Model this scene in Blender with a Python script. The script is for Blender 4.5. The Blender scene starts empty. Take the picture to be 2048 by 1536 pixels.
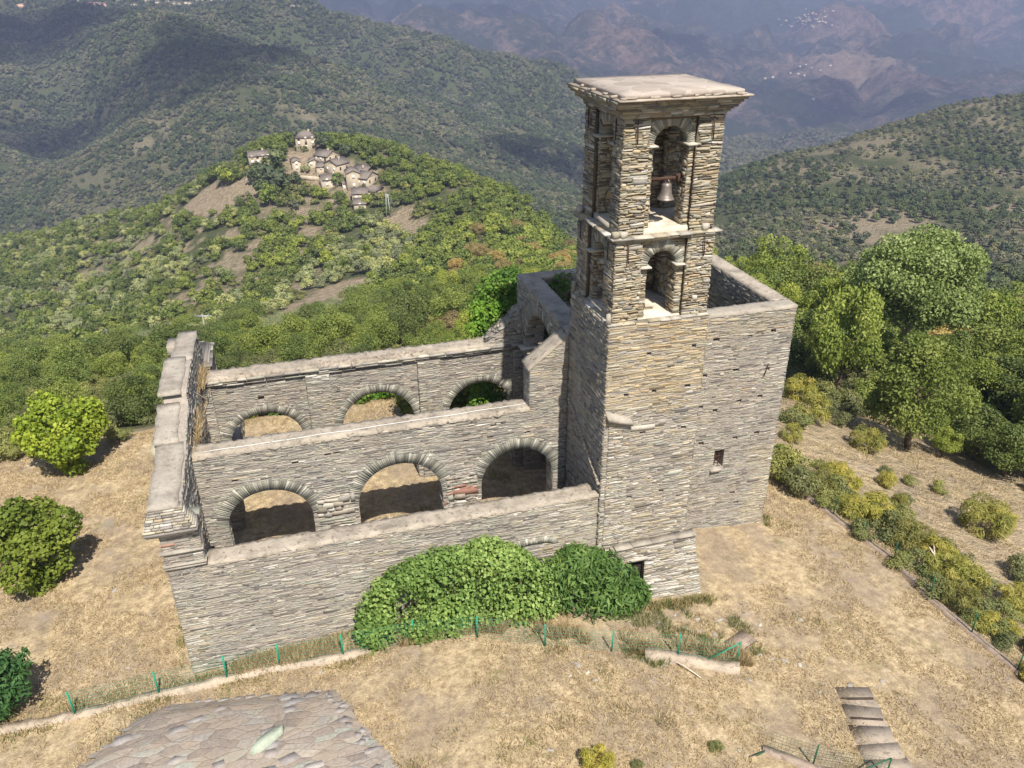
import bpy, bmesh, math, random
import numpy as np
from mathutils import Vector, Matrix
random.seed(7); rng = np.random.default_rng(7)
PI = math.pi
scn = bpy.context.scene
COL = scn.collection

# ------------------------------------------------------------------ camera
F_PX = 1620.674; PITCH = math.radians(27.241); ROLL = math.radians(-0.374); YAW = math.radians(16.03)
CAM = np.array([5.492, -24.746, 23.565])
fw = np.array([math.sin(YAW)*math.cos(PITCH), math.cos(YAW)*math.cos(PITCH), -math.sin(PITCH)])
rt0 = np.array([math.cos(YAW), -math.sin(YAW), 0.]); up0 = np.cross(rt0, fw)
rt = math.cos(ROLL)*rt0 + math.sin(ROLL)*up0
up = -math.sin(ROLL)*rt0 + math.cos(ROLL)*up0
HF = np.array([math.sin(YAW), math.cos(YAW)]); HR = np.array([math.cos(YAW), -math.sin(YAW)])

def ray(px, py):
    return fw*F_PX + rt*(px-1024.) - up*(py-768.)
def un(px, py, ax, v):
    d = ray(px, py); i = 'XYZ'.index(ax); t = (v-CAM[i])/d[i]
    return CAM + t*d
def und(px, py, dist):                 # point on the ray at horizontal forward distance dist
    r = ray(px, py); t = dist/(r[0]*HF[0]+r[1]*HF[1])
    return CAM + t*r
def depth(p):
    return float((np.asarray(p)-CAM) @ fw)

cam = bpy.data.cameras.new('camera'); co = bpy.data.objects.new('camera', cam); COL.objects.link(co)
cam.sensor_fit = 'HORIZONTAL'; cam.sensor_width = 36.; cam.lens = F_PX/2048.*36.
cam.clip_start = 0.5; cam.clip_end = 20000.
M = Matrix(((rt[0], up[0], -fw[0], CAM[0]), (rt[1], up[1], -fw[1], CAM[1]), (rt[2], up[2], -fw[2], CAM[2]), (0, 0, 0, 1)))
co.matrix_world = M
scn.camera = co

# ------------------------------------------------------------------ object helpers
def tag(o, label=None, cat=None, group=None, kind=None):
    if label: o['label'] = label
    if cat: o['category'] = cat
    if group: o['group'] = group
    if kind: o['kind'] = kind
    return o
def thing(name, label, cat, loc=(0, 0, 0), rz=0, group=None):
    o = bpy.data.objects.new(name, None); COL.objects.link(o)
    o.location = loc; o.rotation_euler = (0, 0, rz); o.empty_display_size = .2
    return tag(o, label, cat, group)

class MB:
    """collects quads / polys with material index"""
    def __init__(s): s.v = []; s.f = []; s.m = []; s.n = 0; s.attr = []
    def add(s, verts, faces, mi=0):
        b = s.n; s.v.append(np.asarray(verts, float).reshape(-1, 3)); s.n += len(s.v[-1])
        for f in faces: s.f.append([b+i for i in f]); s.m.append(mi)
    def quads(s, V, mi=0):            # V (n,4,3)
        V = np.asarray(V, float).reshape(-1, 4, 3); b = s.n
        s.v.append(V.reshape(-1, 3)); s.n += len(V)*4
        for i in range(len(V)): s.f.append([b+4*i, b+4*i+1, b+4*i+2, b+4*i+3]); s.m.append(mi)
    def hexa(s, P, mi=0):             # 8 points: bottom 4 ccw, top 4 ccw
        s.add(P, [(3, 2, 1, 0), (4, 5, 6, 7), (0, 1, 5, 4), (1, 2, 6, 5), (2, 3, 7, 6), (3, 0, 4, 7)], mi)
    def box(s, x0, x1, y0, y1, z0, z1, mi=0, jit=0.):
        P = np.array([(x0, y0, z0), (x1, y0, z0), (x1, y1, z0), (x0, y1, z0), (x0, y0, z1), (x1, y0, z1), (x1, y1, z1), (x0, y1, z1)], float)
        if jit: P += rng.uniform(-jit, jit, P.shape)
        s.hexa(P, mi)
    def obox(s, c, ax, ay, az, mi=0, jit=0.):   # oriented box: centre + half axes
        c = np.asarray(c, float); ax, ay, az = map(lambda q: np.asarray(q, float), (ax, ay, az))
        P = np.array([c-ax-ay-az, c+ax-ay-az, c+ax+ay-az, c-ax+ay-az, c-ax-ay+az, c+ax-ay+az, c+ax+ay+az, c-ax+ay+az])
        if jit: P += rng.uniform(-jit, jit, P.shape)
        s.hexa(P, mi)
    def tube(s, pts, radii, n=8, mi=0, cap=True):
        pts = [np.asarray(p, float) for p in pts]; rings = []
        for i, p in enumerate(pts):
            a = pts[max(i-1, 0)]; b = pts[min(i+1, len(pts)-1)]
            t = (b-a)/(np.linalg.norm(b-a)+1e-9)
            r = np.array([1., 0, 0]) if abs(t[0]) < .8 else np.array([0, 1., 0])
            u = np.cross(t, r); u /= np.linalg.norm(u); w = np.cross(t, u)
            rings.append([p+radii[i]*(math.cos(2*PI*k/n)*u+math.sin(2*PI*k/n)*w) for k in range(n)])
        V = np.array(rings).reshape(-1, 3); Fs = []
        for i in range(len(pts)-1):
            for k in range(n):
                Fs.append((i*n+k, i*n+(k+1) % n, (i+1)*n+(k+1) % n, (i+1)*n+k))
        if cap:
            Fs.append(tuple(range(n-1, -1, -1))); Fs.append(tuple((len(pts)-1)*n+k for k in range(n)))
        s.add(V, Fs, mi)
    def lathe(s, prof, c, n=20, mi=0):
        V = []; Fs = []
        for (r, z) in prof:
            for k in range(n): V.append((c[0]+r*math.cos(2*PI*k/n), c[1]+r*math.sin(2*PI*k/n), c[2]+z))
        for i in range(len(prof)-1):
            for k in range(n): Fs.append((i*n+k, i*n+(k+1) % n, (i+1)*n+(k+1) % n, (i+1)*n+k))
        s.add(V, Fs, mi)
    def build(s, name, mats, parent=None, smooth=False):
        me = bpy.data.meshes.new(name)
        V = np.concatenate(s.v) if s.v else np.zeros((0, 3))
        me.vertices.add(len(V)); me.vertices.foreach_set('co', V.astype(np.float32).ravel())
        ln = np.array([len(f) for f in s.f], np.int32); flat = np.fromiter((i for f in s.f for i in f), np.int32)
        me.loops.add(len(flat)); me.loops.foreach_set('vertex_index', flat)
        me.polygons.add(len(ln)); st = np.zeros(len(ln), np.int32); st[1:] = np.cumsum(ln)[:-1]
        me.polygons.foreach_set('loop_start', st); me.polygons.foreach_set('loop_total', ln)
        me.polygons.foreach_set('material_index', np.array(s.m, np.int32))
        if smooth: me.polygons.foreach_set('use_smooth', np.ones(len(ln), bool))
        for m in (mats if isinstance(mats, (list, tuple)) else [mats]): me.materials.append(m)
        me.update(calc_edges=True); me.validate()
        o = bpy.data.objects.new(name, me); COL.objects.link(o)
        if parent is not None: o.parent = parent
        return o

def mesh_np(name, V, Q, mats, attrs=None, parent=None, smooth=False):
    """fast quad mesh from arrays"""
    me = bpy.data.meshes.new(name); n = Q.shape[1]
    me.vertices.add(len(V)); me.vertices.foreach_set('co', np.asarray(V, np.float32).ravel())
    me.loops.add(Q.size); me.loops.foreach_set('vertex_index', Q.astype(np.int32).ravel())
    me.polygons.add(len(Q)); me.polygons.foreach_set('loop_start', (np.arange(len(Q))*n).astype(np.int32))
    me.polygons.foreach_set('loop_total', np.full(len(Q), n, np.int32))
    if smooth: me.polygons.foreach_set('use_smooth', np.ones(len(Q), bool))
    for m in (mats if isinstance(mats, (list, tuple)) else [mats]): me.materials.append(m)
    for k, a in (attrs or {}).items():
        at_ = me.attributes.new(k, 'FLOAT', 'POINT'); at_.data.foreach_set('value', np.asarray(a, np.float32))
    me.update(calc_edges=True)
    o = bpy.data.objects.new(name, me); COL.objects.link(o)
    if parent is not None: o.parent = parent
    return o

# ------------------------------------------------------------------ numpy noise
def _hash(ix, iy, seed):
    h = (ix.astype(np.int64)*374761393 + iy.astype(np.int64)*668265263 + seed*974711) & 0x7fffffff
    h = ((h ^ (h >> 13))*1274126177) & 0x7fffffff
    return ((h ^ (h >> 16)) & 0xffff)/65535.
def vnoise(x, y, seed=0):
    ix = np.floor(x); iy = np.floor(y); fx = x-ix; fy = y-iy
    fx = fx*fx*(3-2*fx); fy = fy*fy*(3-2*fy)
    a = _hash(ix, iy, seed); b = _hash(ix+1, iy, seed); c = _hash(ix, iy+1, seed); d = _hash(ix+1, iy+1, seed)
    return (a*(1-fx)+b*fx)*(1-fy)+(c*(1-fx)+d*fx)*fy
def fbm(x, y, oct=4, seed=0):
    x = np.asarray(x, float); y = np.asarray(y, float)
    r = 0; a = .5; t = 0
    for i in range(oct):
        r = r+a*vnoise(x, y, seed+i); t += a; a *= .5; x = x*2.03+17.1; y = y*2.03-9.7
    return r/t
def sst(a, b, x):
    t = np.clip((x-a)/(b-a), 0, 1); return t*t*(3-2*t)

# ------------------------------------------------------------------ materials
def lin(r, g, b, k=1.):
    f = lambda c: ((c/255.)/12.92 if c/255. <= .04045 else (((c/255.)+.055)/1.055)**2.4)*k
    return (f(r), f(g), f(b), 1.)
class NT:
    def __init__(s, name):
        s.m = bpy.data.materials.new(name); s.m.use_nodes = True; s.t = s.m.node_tree; s.t.nodes.clear()
        s.out = s.t.nodes.new('ShaderNodeOutputMaterial'); s.p = s.t.nodes.new('ShaderNodeBsdfPrincipled')
        s.t.links.new(s.p.outputs[0], s.out.inputs[0]); s.p.inputs['Specular IOR Level'].default_value = .25
        s.p.inputs['Roughness'].default_value = .9
    def n(s, typ, **kw):
        o = s.t.nodes.new(typ)
        for k, v in kw.items(): setattr(o, k, v)
        return o
    def l(s, a, b): s.t.links.new(a, b)
    def pos(s): return s.n('ShaderNodeNewGeometry').outputs['Position']
    def noise(s, scale, detail=4, rough=.6, vec=None, dist=0.):
        o = s.n('ShaderNodeTexNoise'); o.inputs['Scale'].default_value = scale; o.inputs['Detail'].default_value = detail
        o.inputs['Roughness'].default_value = rough; o.inputs['Distortion'].default_value = dist
        s.l(vec if vec is not None else s.pos(), o.inputs['Vector']); return o.outputs['Fac']
    def mapping(s, scale, vec=None, rot=(0, 0, 0)):
        o = s.n('ShaderNodeMapping'); o.inputs['Scale'].default_value = scale; o.inputs['Rotation'].default_value = rot
        s.l(vec if vec is not None else s.pos(), o.inputs['Vector']); return o.outputs[0]
    def ramp(s, fac, stops, interp='LINEAR'):
        o = s.n('ShaderNodeValToRGB'); o.color_ramp.interpolation = interp
        e = o.color_ramp.elements
        while len(e) < len(stops): e.new(.5)
        for i, (p, c) in enumerate(stops):
            e[i].position = p; e[i].color = c if len(c) == 4 else (*c, 1)
        s.l(fac, o.inputs[0]); return o.outputs[0]
    def rampf(s, fac, a, b):
        o = s.n('ShaderNodeMapRange'); o.inputs[1].default_value = a; o.inputs[2].default_value = b
        s.l(fac, o.inputs[0]); return o.outputs[0]
    def mix(s, fac, a, b, mode='MIX'):
        o = s.n('ShaderNodeMix', data_type='RGBA', blend_type=mode)
        for sock, v in ((o.inputs[0], fac), (o.inputs[6], a), (o.inputs[7], b)):
            if hasattr(v, 'is_output'): s.l(v, sock)
            elif isinstance(v, (int, float)): sock.default_value = v
            else: sock.default_value = v if len(v) == 4 else (*v, 1)
        return o.outputs[2]
    def math(s, op, a, b=0.):
        o = s.n('ShaderNodeMath', operation=op)
        for i, v in enumerate((a, b)):
            if hasattr(v, 'is_output'): s.l(v, o.inputs[i])
            else: o.inputs[i].default_value = v
        return o.outputs[0]
    def attr(s, name): 
        o = s.n('ShaderNodeAttribute'); o.attribute_name = name; return o.outputs['Fac']
    def bump(s, h, strength=.4, dist=.02):
        o = s.n('ShaderNodeBump'); o.inputs['Strength'].default_value = strength; o.inputs['Distance'].default_value = dist
        s.l(h, o.inputs['Height']); s.l(o.outputs[0], s.p.inputs['Normal'])
    def col(s, c):
        if hasattr(c, 'is_output'): s.l(c, s.p.inputs['Base Color'])
        else: s.p.inputs['Base Color'].default_value = c if len(c) == 4 else (*c, 1)
    def rgh(s, r): s.p.inputs['Roughness'].default_value = r

def stone_mat(name, stops, patch=None, pamt=.5, grey=None):
    t = NT(name); g = t.n('ShaderNodeNewGeometry')
    c = t.ramp(g.outputs['Random Per Island'], stops)
    n1 = t.noise(14, 5, .7); c = t.mix(.55, c, t.ramp(n1, [(.25, (.55, .54, .53)), (.5, (1, 1, 1)), (.78, (1.35, 1.33, 1.28))]), 'MULTIPLY')
    n2 = t.noise(.55, 4, .6); c = t.mix(.6, c, t.ramp(n2, [(.3, (.72, .70, .70)), (.55, (1, 1, 1)), (.75, (1.15, 1.12, 1.04))]), 'MULTIPLY')
    if patch is not None:
        n3 = t.noise(.45, 5, .65); c = t.mix(t.math('MULTIPLY', t.rampf(n3, .42, .62), pamt), c, t.mix(1., c, patch, 'MULTIPLY'))
    # lichen specks
    n4 = t.noise(5.5, 6, .75); c = t.mix(t.math('MULTIPLY', t.rampf(n4, .62, .72), .35), c, (.40, .38, .30))
    t.col(c); t.bump(t.noise(26, 5, .7, t.mapping((1, 1, 2.6))), .55, .03); t.rgh(.88); return t.m

S_GREY = [(0, lin(84, 80, 78)), (.14, lin(124, 119, 113)), (.3, lin(153, 146, 138)), (.5, lin(170, 161, 150)), (.65, lin(176, 171, 154)), (.78, lin(165, 170, 150)), (.88, lin(190, 177, 152)), (1, lin(214, 207, 192))]
S_WARM = [(0, lin(92, 84, 74)), (.12, lin(132, 122, 104)), (.28, lin(163, 150, 122)), (.45, lin(184, 170, 136)), (.6, lin(178, 174, 142)), (.75, lin(200, 186, 150)), (.87, lin(190, 162, 118)), (1, lin(218, 208, 180))]
S_OCHR = [(0, lin(104, 90, 70)), (.15, lin(150, 131, 96)), (.35, lin(180, 157, 112)), (.55, lin(196, 173, 124)), (.72, lin(186, 172, 132)), (.87, lin(202, 168, 112)), (1, lin(222, 205, 165))]
S_VOUS = [(0, lin(118, 114, 98)), (.2, lin(150, 146, 124)), (.4, lin(176, 168, 142)), (.6, lin(156, 156, 134)), (.8, lin(196, 186, 158)), (1, lin(222, 214, 192))]
S_PALE = [(0, lin(130, 122, 112)), (.2, lin(168, 158, 140)), (.45, lin(192, 180, 156)), (.7, lin(206, 196, 172)), (1, lin(228, 222, 206))]
def tone(st, con, sat, gain):
    m = [sum(c[i] for _, c in st)/len(st) for i in range(3)]; out = []
    for p, c in st:
        q = [m[i]+con*(c[i]-m[i]) for i in range(3)]; g = sum(q)/3; out.append((p, tuple(max(.01, (g+sat*(x-g))*gain) for x in q)+(1,)))
    return out
S_GREY = tone(S_GREY, .72, .8, .77); S_WARM = tone(S_WARM, .66, .7, .80); S_OCHR = tone(S_OCHR, .66, .68, .84); S_PALE = tone(S_PALE, .7, .7, .82); S_VOUS = tone(S_VOUS, 1.0, .6, .74)
M_GREY = stone_mat('grey_slate_rubble', S_GREY, (1.06, .96, .90), .6)
M_WARM = stone_mat('warm_slate_rubble', S_WARM, (1.0, .93, .82), .5)
M_OCHR = stone_mat('ochre_slate_rubble', S_OCHR, (1.04, .95, .78), .6)
M_VOUS = stone_mat('voussoir_slate', S_VOUS)
M_PALE = stone_mat('pale_dressed_rubble', S_PALE)
M_BRICK = stone_mat('broken_brick', [(0, lin(136, 100, 86)), (.5, lin(158, 124, 108)), (1, lin(176, 152, 136))])

def mortar_mat(name, c, k=1.):
    t = NT(name); n = t.noise(9, 6, .7); n2 = t.noise(.8, 4)
    cc = t.ramp(n, [(.3, tuple(x*.6*k for x in c[:3])), (.7, tuple(x*1.1*k for x in c[:3]))])
    cc = t.mix(.5, cc, t.ramp(n2, [(.3, (.7, .7, .7)), (.7, (1.1, 1.1, 1.1))]), 'MULTIPLY')
    t.col(cc); t.bump(n, .6, .03); return t.m
M_MORT = mortar_mat('lime_mortar', lin(160, 150, 138))
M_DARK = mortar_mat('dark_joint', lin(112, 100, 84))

def concrete_mat(name, c, stain=.5):
    t = NT(name); a = t.noise(1.3, 6, .65); b = t.noise(22, 5, .7); d = t.noise(5, 5, .7)
    cc = t.ramp(a, [(.3, tuple(x*.58 for x in c[:3])), (.5, c), (.72, tuple(min(1, x*1.2) for x in c[:3]))])
    w_ = t.noise(.5, 3, .6); cc = t.mix(.5, cc, t.ramp(w_, [(.35, (.72, .70, .68)), (.6, (1.1, 1.1, 1.1))]), 'MULTIPLY')
    cc = t.mix(.5, cc, t.ramp(b, [(.3, (.55, .54, .53)), (.6, (1.12, 1.12, 1.12))]), 'MULTIPLY')
    cc = t.mix(t.math('MULTIPLY', t.rampf(d, .54, .66), stain), cc, lin(92, 82, 68))
    t.col(cc); t.bump(t.mix(.5, b, d), .4, .03); t.rgh(.92); return t.m
M_COPE = concrete_mat('weathered_coping_mortar', lin(155, 145, 131), .8)
M_COPE2 = concrete_mat('grey_coping_mortar', lin(152, 144, 132), .5)
M_FLOOR = concrete_mat('pale_floor_screed', lin(190, 178, 160), .25)
M_CURB = concrete_mat('pale_curb_concrete', lin(164, 150, 132), .7)
M_STEP = concrete_mat('old_step_concrete', lin(146, 130, 116), .7)

def simple(name, c, rough=.7, metal=0., nscale=30., var=.25, bump=.2):
    t = NT(name); n = t.noise(nscale, 4, .6)
    t.col(t.ramp(n, [(.3, tuple(x*(1-var) for x in c[:3])), (.7, tuple(min(1, x*(1+var)) for x in c[:3]))]))
    t.p.inputs['Metallic'].default_value = metal; t.rgh(rough)
    if bump: t.bump(n, bump, .01)
    return t.m
M_RUST = simple('rusty_iron', lin(74, 54, 45), .85, 0., 18, .4)
M_BRONZE = simple('weathered_bronze', lin(132, 122, 114), .5, .55, 8, .2)
M_GREENP = simple('green_plastic_coated_steel', lin(42, 132, 104), .5, 0., 40, .15)
M_GREEND = simple('dark_green_coated_steel', lin(36, 84, 60), .5, 0., 40, .15)
M_CABLE = simple('white_cable', lin(232, 232, 228), .5, 0, 10, .05, 0)
M_GALV = simple('galvanised_steel', lin(170, 172, 170), .45, .3, 20, .15)
M_WOODP = simple('grey_pole_wood', lin(142, 136, 126), .85, 0, 12, .25)
M_BARK = simple('rough_bark', lin(104, 88, 72), .95, 0, 9, .35, .8)
M_BARKP = simple('pale_bark', lin(166, 152, 132), .9, 0, 7, .3, .6)
M_DEADW = simple('bleached_dead_wood', lin(186, 172, 156), .9, 0, 9, .25)
M_VOID = simple('painted_interior_dark', lin(40, 34, 30), .95, 0, 9, .3)  # colour stands in for the unlit inside of the buttress doorway
M_STEP_SHADOW = simple('painted_step_shadow', lin(66, 56, 48), .95, 0, 9, .3)  # shadow colour for the dark bars on the steps

def leaf_mat(name, ca, cb, cc=None, trans=.3, rnd=.35):
    t = NT(name); tint = t.attr('tint'); oi = t.n('ShaderNodeObjectInfo')
    c = t.ramp(tint, [(0, ca), (.55, cb), (1, cc or cb)])
    r = t.ramp(oi.outputs['Random'], [(0, (1-rnd, 1-rnd, 1-rnd*.6)), (.5, (1, 1, 1)), (1, (1+rnd*.9, 1+rnd*.6, 1))])
    c = t.mix(1., c, r, 'MULTIPLY'); t.col(c); t.rgh(.62); t.p.inputs['Specular IOR Level'].default_value = .3
    tr = t.n('ShaderNodeBsdfTranslucent'); t.l(t.mix(1., c, (1.1, 1.25, .6), 'MULTIPLY'), tr.inputs[0])
    mx = t.n('ShaderNodeMixShader'); mx.inputs[0].default_value = trans
    t.l(t.p.outputs[0], mx.inputs[1]); t.l(tr.outputs[0], mx.inputs[2]); t.l(mx.outputs[0], t.out.inputs[0])
    return t.m
L_LIME = leaf_mat('lime_leaves', (0.091, 0.144, 0.013), (0.220, 0.288, 0.031), (0.354, 0.396, 0.055))
L_FIG = leaf_mat('fig_leaves', (.045, .10, .025), (.11, .20, .055), (.20, .29, .09))
L_LAUR = leaf_mat('long_dark_leaves', (.028, .075, .016), (.075, .155, .032), (.15, .22, .05))
L_GOAK = leaf_mat('far_oak_leaves', (.06, .086, .034), (.12, .15, .066), (.19, .205, .095))
L_GOLIVE = leaf_mat('far_olive_leaves', (.125, .135, .075), (.205, .21, .12), (.28, .27, .165))
L_OAK = leaf_mat('oak_leaves', (0.067, 0.102, 0.020), (0.152, 0.198, 0.044), (0.244, 0.270, 0.066))
L_OLIVE = leaf_mat('olive_leaves', (0.171, 0.198, 0.083), (0.305, 0.330, 0.143), (0.403, 0.414, 0.198))
L_CHEST = leaf_mat('chestnut_leaves', (0.104, 0.144, 0.022), (0.220, 0.270, 0.050), (0.329, 0.348, 0.083))
L_BROWN = leaf_mat('drying_leaves', (0.207, 0.156, 0.061), (0.342, 0.264, 0.099), (0.439, 0.348, 0.143))
L_POP = leaf_mat('poplar_leaves', (.11, .15, .04), (.225, .28, .085), (.33, .38, .15))#(0.146, 0.186, 0.050), (0.317, 0.372, 0.110), (0.464, 0.492, 0.198))
L_MAQ = leaf_mat('maquis_leaves', (0.104, 0.120, 0.039), (0.207, 0.222, 0.072), (0.305, 0.294, 0.110))
L_IVY = leaf_mat('ivy_leaves', (.035, .10, .01), (.10, .21, .02), (.19, .30, .04))
L_BROOM = leaf_mat('broom_stems', (0.159, 0.168, 0.033), (0.305, 0.288, 0.061), (0.439, 0.348, 0.099))
L_STRAW = leaf_mat('straw', (.22, .15, .07), (.42, .31, .16), (.58, .46, .27), .15, .1)
L_GRASS = leaf_mat('green_grass', (.08, .11, .03), (.16, .19, .06), (.27, .26, .10), .2, .1)

# ------------------------------------------------------------------ terrain
def near_z(X, Y):
    X = np.asarray(X, float); Y = np.asarray(Y, float)
    front = np.interp(X, [-40, -10, 1, 5.5, 10, 14, 18, 20, 27, 30.7, 34, 45, 60, 90], [-1.5, -.3, -.12, .32, .45, .15, -.6, -.95, -1.7, -2.0, -3.0, -6.5, -12., -22])
    back = np.interp(X, [-40, -10, 0, 14, 22, 27, 30.7, 34, 45, 60, 90], [-2.0, -.3, 0, 0, -1.15, -1.72, -2.0, -3.0, -6.5, -12., -22])
    k = sst(.6, 4.0, Y); z = front*(1-k)+back*k
    z = z-np.clip(-(Y+11.), 0, 40)*.02
    z = z-np.clip(Y-19.5, 0, 100)*.42
    return z + (fbm(X*.7, Y*.7, 3, 5)-.5)*.14*sst(20, 60, np.hypot(X-60, Y))
CP = """0 800 90;0 745 160;0 690 230;0 610 330;0 530 450;0 485 520;0 520 640;0 430 900;0 300 1100;0 150 1450;0 40 1800;0 -40 2200
200 790 80;200 745 140;200 690 210;200 610 300;200 510 400;200 440 460;200 480 600;200 400 850;200 300 1000;200 130 1400;200 30 1800;200 -60 3000
400 735 95;400 670 180;400 570 260;400 490 320;400 415 370;400 388 390;400 430 520;400 385 760;330 108 1280;420 165 1120;540 232 960;560 150 1560;650 205 1420;180 235 1380;90 330 1180;400 5 1900
600 735 90;600 650 170;640 610 200;600 510 280;600 430 330;600 350 370;610 301 388;560 303 386;520 326 378;660 300 388;600 350 480;600 330 680;600 270 950;600 140 1400;580 12 1750;580 45 2300
750 705 100;750 580 210;750 485 290;740 412 330;740 340 370;750 298 395;750 350 500;750 300 800;750 240 1050;700 150 1350;720 45 1800;800 68 1850;800 110 2400
900 700 90;900 615 150;900 535 220;900 430 300;900 345 362;900 420 480;900 360 750;900 290 1100;900 190 1450;1000 114 1900;1000 155 2500
1050 690 80;1050 615 140;1050 535 210;1050 452 280;1050 408 312;1050 490 420;1050 430 700;1050 335 1100;1050 210 1500;1150 134 1950;1150 180 2600
1200 680 80;1200 600 140;1200 560 180;1200 545 210;1200 590 320;1200 490 600;1200 350 1200;1190 190 2000
1450 650 78;1500 600 110;1500 580 140;1480 600 220;1480 530 340;1480 486 420;1500 400 560;1480 342 700;1480 390 900;1480 340 1500;1500 275 2500
1800 900 50;1900 800 75;1800 740 95;1800 690 120;1800 660 140;1800 650 220;1800 555 330;1800 490 420;1800 405 520;1800 335 620;1790 244 760;1800 300 1000;1800 310 1500;1800 240 2600
2048 1000 40;2048 900 55;2048 810 80;2048 720 120;2048 660 160;2048 550 300;2048 460 430;2048 335 600;2048 188 820;2048 250 1100;2048 250 1700;2048 195 2800
2300 900 60;2300 720 120;2300 530 320;2300 330 600;2300 160 820;2300 230 1200;2300 180 2800
-250 820 100;-250 710 230;-250 610 350;-250 530 500;-250 570 650;-250 430 950;-250 300 1150;-250 100 1600;-250 0 2000;-250 -80 3000
800 45 3500;1000 92 3200;1150 122 3000;1000 40 4000;1000 0 4600;700 0 4400;700 -40 5200;1000 -70 6000
1300 140 3000;1300 60 4000;1300 0 4800;1600 180 3300;1600 110 3900;1600 40 4600;1600 0 5000;1600 -70 6000;1450 235 2700
1900 150 3500;1900 60 4500;1900 0 5200;2048 100 4000;2048 0 5000;2300 60 4000;2300 -70 6000;200 -100 6000
-250 -150 8000;300 -160 8000;800 -160 8000;1300 -160 8000;1800 -160 8000;2300 -160 8000"""
_pts = []
for tok in CP.replace('\n', ';').split(';'):
    a, b, d = map(float, tok.split()); p = und(a, b, d)
    s = (p[0]-CAM[0])*HR[0]+(p[1]-CAM[1])*HR[1]
    _pts.append((s/d*1.6, math.log(d), (p[2]-CAM[2])/d))
_pts = np.array(_pts)
def _tps(r2): return .5*r2*np.log(r2+1e-12)
_n = len(_pts); _A = np.zeros((_n+3, _n+3))
_D2 = ((_pts[:, None, :2]-_pts[None, :, :2])**2).sum(-1)
_A[:_n, :_n] = _tps(_D2)+np.eye(_n)*4e-4
_A[:_n, _n] = 1; _A[:_n, _n+1:] = _pts[:, :2]; _A[_n, :_n] = 1; _A[_n+1:, :_n] = _pts[:, :2].T
_w = np.linalg.solve(_A, np.concatenate([_pts[:, 2], np.zeros(3)]))
def rbf_e(q1, q2):
    sh = q1.shape; q = np.stack([q1.ravel(), q2.ravel()], 1); out = np.empty(len(q))
    for i in range(0, len(q), 20000):
        a = q[i:i+20000]; d2 = ((a[:, None]-_pts[None, :, :2])**2).sum(-1)
        out[i:i+20000] = _tps(d2) @ _w[:_n] + _w[_n] + a @ _w[_n+1:]
    return out.reshape(sh)
def ground(X, Y):
    X = np.atleast_1d(np.asarray(X, float)); Y = np.atleast_1d(np.asarray(Y, float))
    dx = X-CAM[0]; dy = Y-CAM[1]; d = dx*HF[0]+dy*HF[1]; s = dx*HR[0]+dy*HR[1]
    zn = near_z(X, Y)
    dd = np.maximum(d, 30.)
    far = rbf_e(np.clip(s/dd, -1.5, 1.5)*1.6, np.log(dd))*dd + CAM[2]
    k = sst(900, 2200, dd); amp = sst(120, 700, dd)
    gl = (np.abs(fbm(X/330., Y/330., 5, 11)-.5)*2-.22)*(.040+.022*k)*dd*amp*sst(350, 1000, dd)
    gl = gl+(np.abs(fbm(X/950., Y/950., 5, 19)-.5)*2-.2)*.045*dd*sst(2200, 3400, dd)
    far = far+gl+(fbm(X/60., Y/60., 3, 3)-.5)*6*sst(80, 250, dd)
    # distance outside the church yard terrace
    out = np.maximum.reduce([X-33., -14.-X, Y-23., np.zeros_like(X)])
    w = sst(0, 26, out)*sst(30, 48, d)
    w = np.where(d < 30, 0, w)
    return zn*(1-w)+far*w
def gz(x, y): return float(ground(x, y)[0])
_ts = np.concatenate([np.linspace(14, 60, 150), np.geomspace(60.5, 7000, 500)])
def at(px, py, dmin=14.):
    """first point where the view ray through a pixel of the photograph meets the ground"""
    r = ray(px, py); r = r/(r[0]*HF[0]+r[1]*HF[1]); P = CAM[None]+_ts[:, None]*r[None]
    g = P[:, 2]-ground(P[:, 0], P[:, 1]); ok = np.where((g < 0) & (_ts > dmin))[0]
    if len(ok) == 0: return P[-1]
    i = ok[0]
    if i > 0:
        k = g[i-1]/(g[i-1]-g[i]+1e-9); return P[i-1]*(1-k)+P[i]*k
    return P[i]
def scale_at(p): return F_PX/depth(p)         # photo pixels per metre

# bare ground patches on the hillsides: (photo pixel, radius in metres)
BARE = [(at(a, b), r*(1.05 if i < 17 else .8 if b < 382 else .6)) for i, (a, b, r) in enumerate([(a, b, r) for a, b, r in [(612, 622, 9), (638, 605, 9), (665, 590, 8), (690, 572, 8), (600, 648, 7), (626, 640, 7), (652, 622, 7), (590, 632, 6), (676, 596, 7), (800, 440, 6), (822, 452, 6), (840, 462, 5), (812, 425, 5),
        (395, 400, 10), (430, 395, 11), (465, 390, 11), (495, 385, 8), (380, 420, 9), (420, 420, 9), (450, 425, 8), (520, 488, 7), (500, 512, 6), (470, 540, 5), (620, 400, 8), (660, 405, 8), (690, 400, 8),
        (640, 380, 7), (600, 420, 6), (560, 430, 6), (530, 445, 6), (345, 440, 5), (330, 470, 4), (300, 500, 4), (575, 460, 4), (610, 440, 4), (280, 480, 4), (270, 505, 5),
        (640, 350, 12), (700, 380, 12), (740, 385, 10), (660, 330, 12), (610, 320, 12), (720, 360, 12), (690, 345, 11), (515, 325, 6), (600, 350, 9)]])]
HAMLET = BARE[-9:]
def bare_mask(X, Y):
    m = np.zeros_like(X); nz = (fbm(X/6., Y/6., 4, 21)-.5)*16
    for i, (p, r) in enumerate(BARE): m = np.maximum(m, sst(r+2.5, r-1.5, np.hypot(X-p[0], Y-p[1])+nz*(.25 if i < 17 else min(1, r/9.))))
    return m

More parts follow.
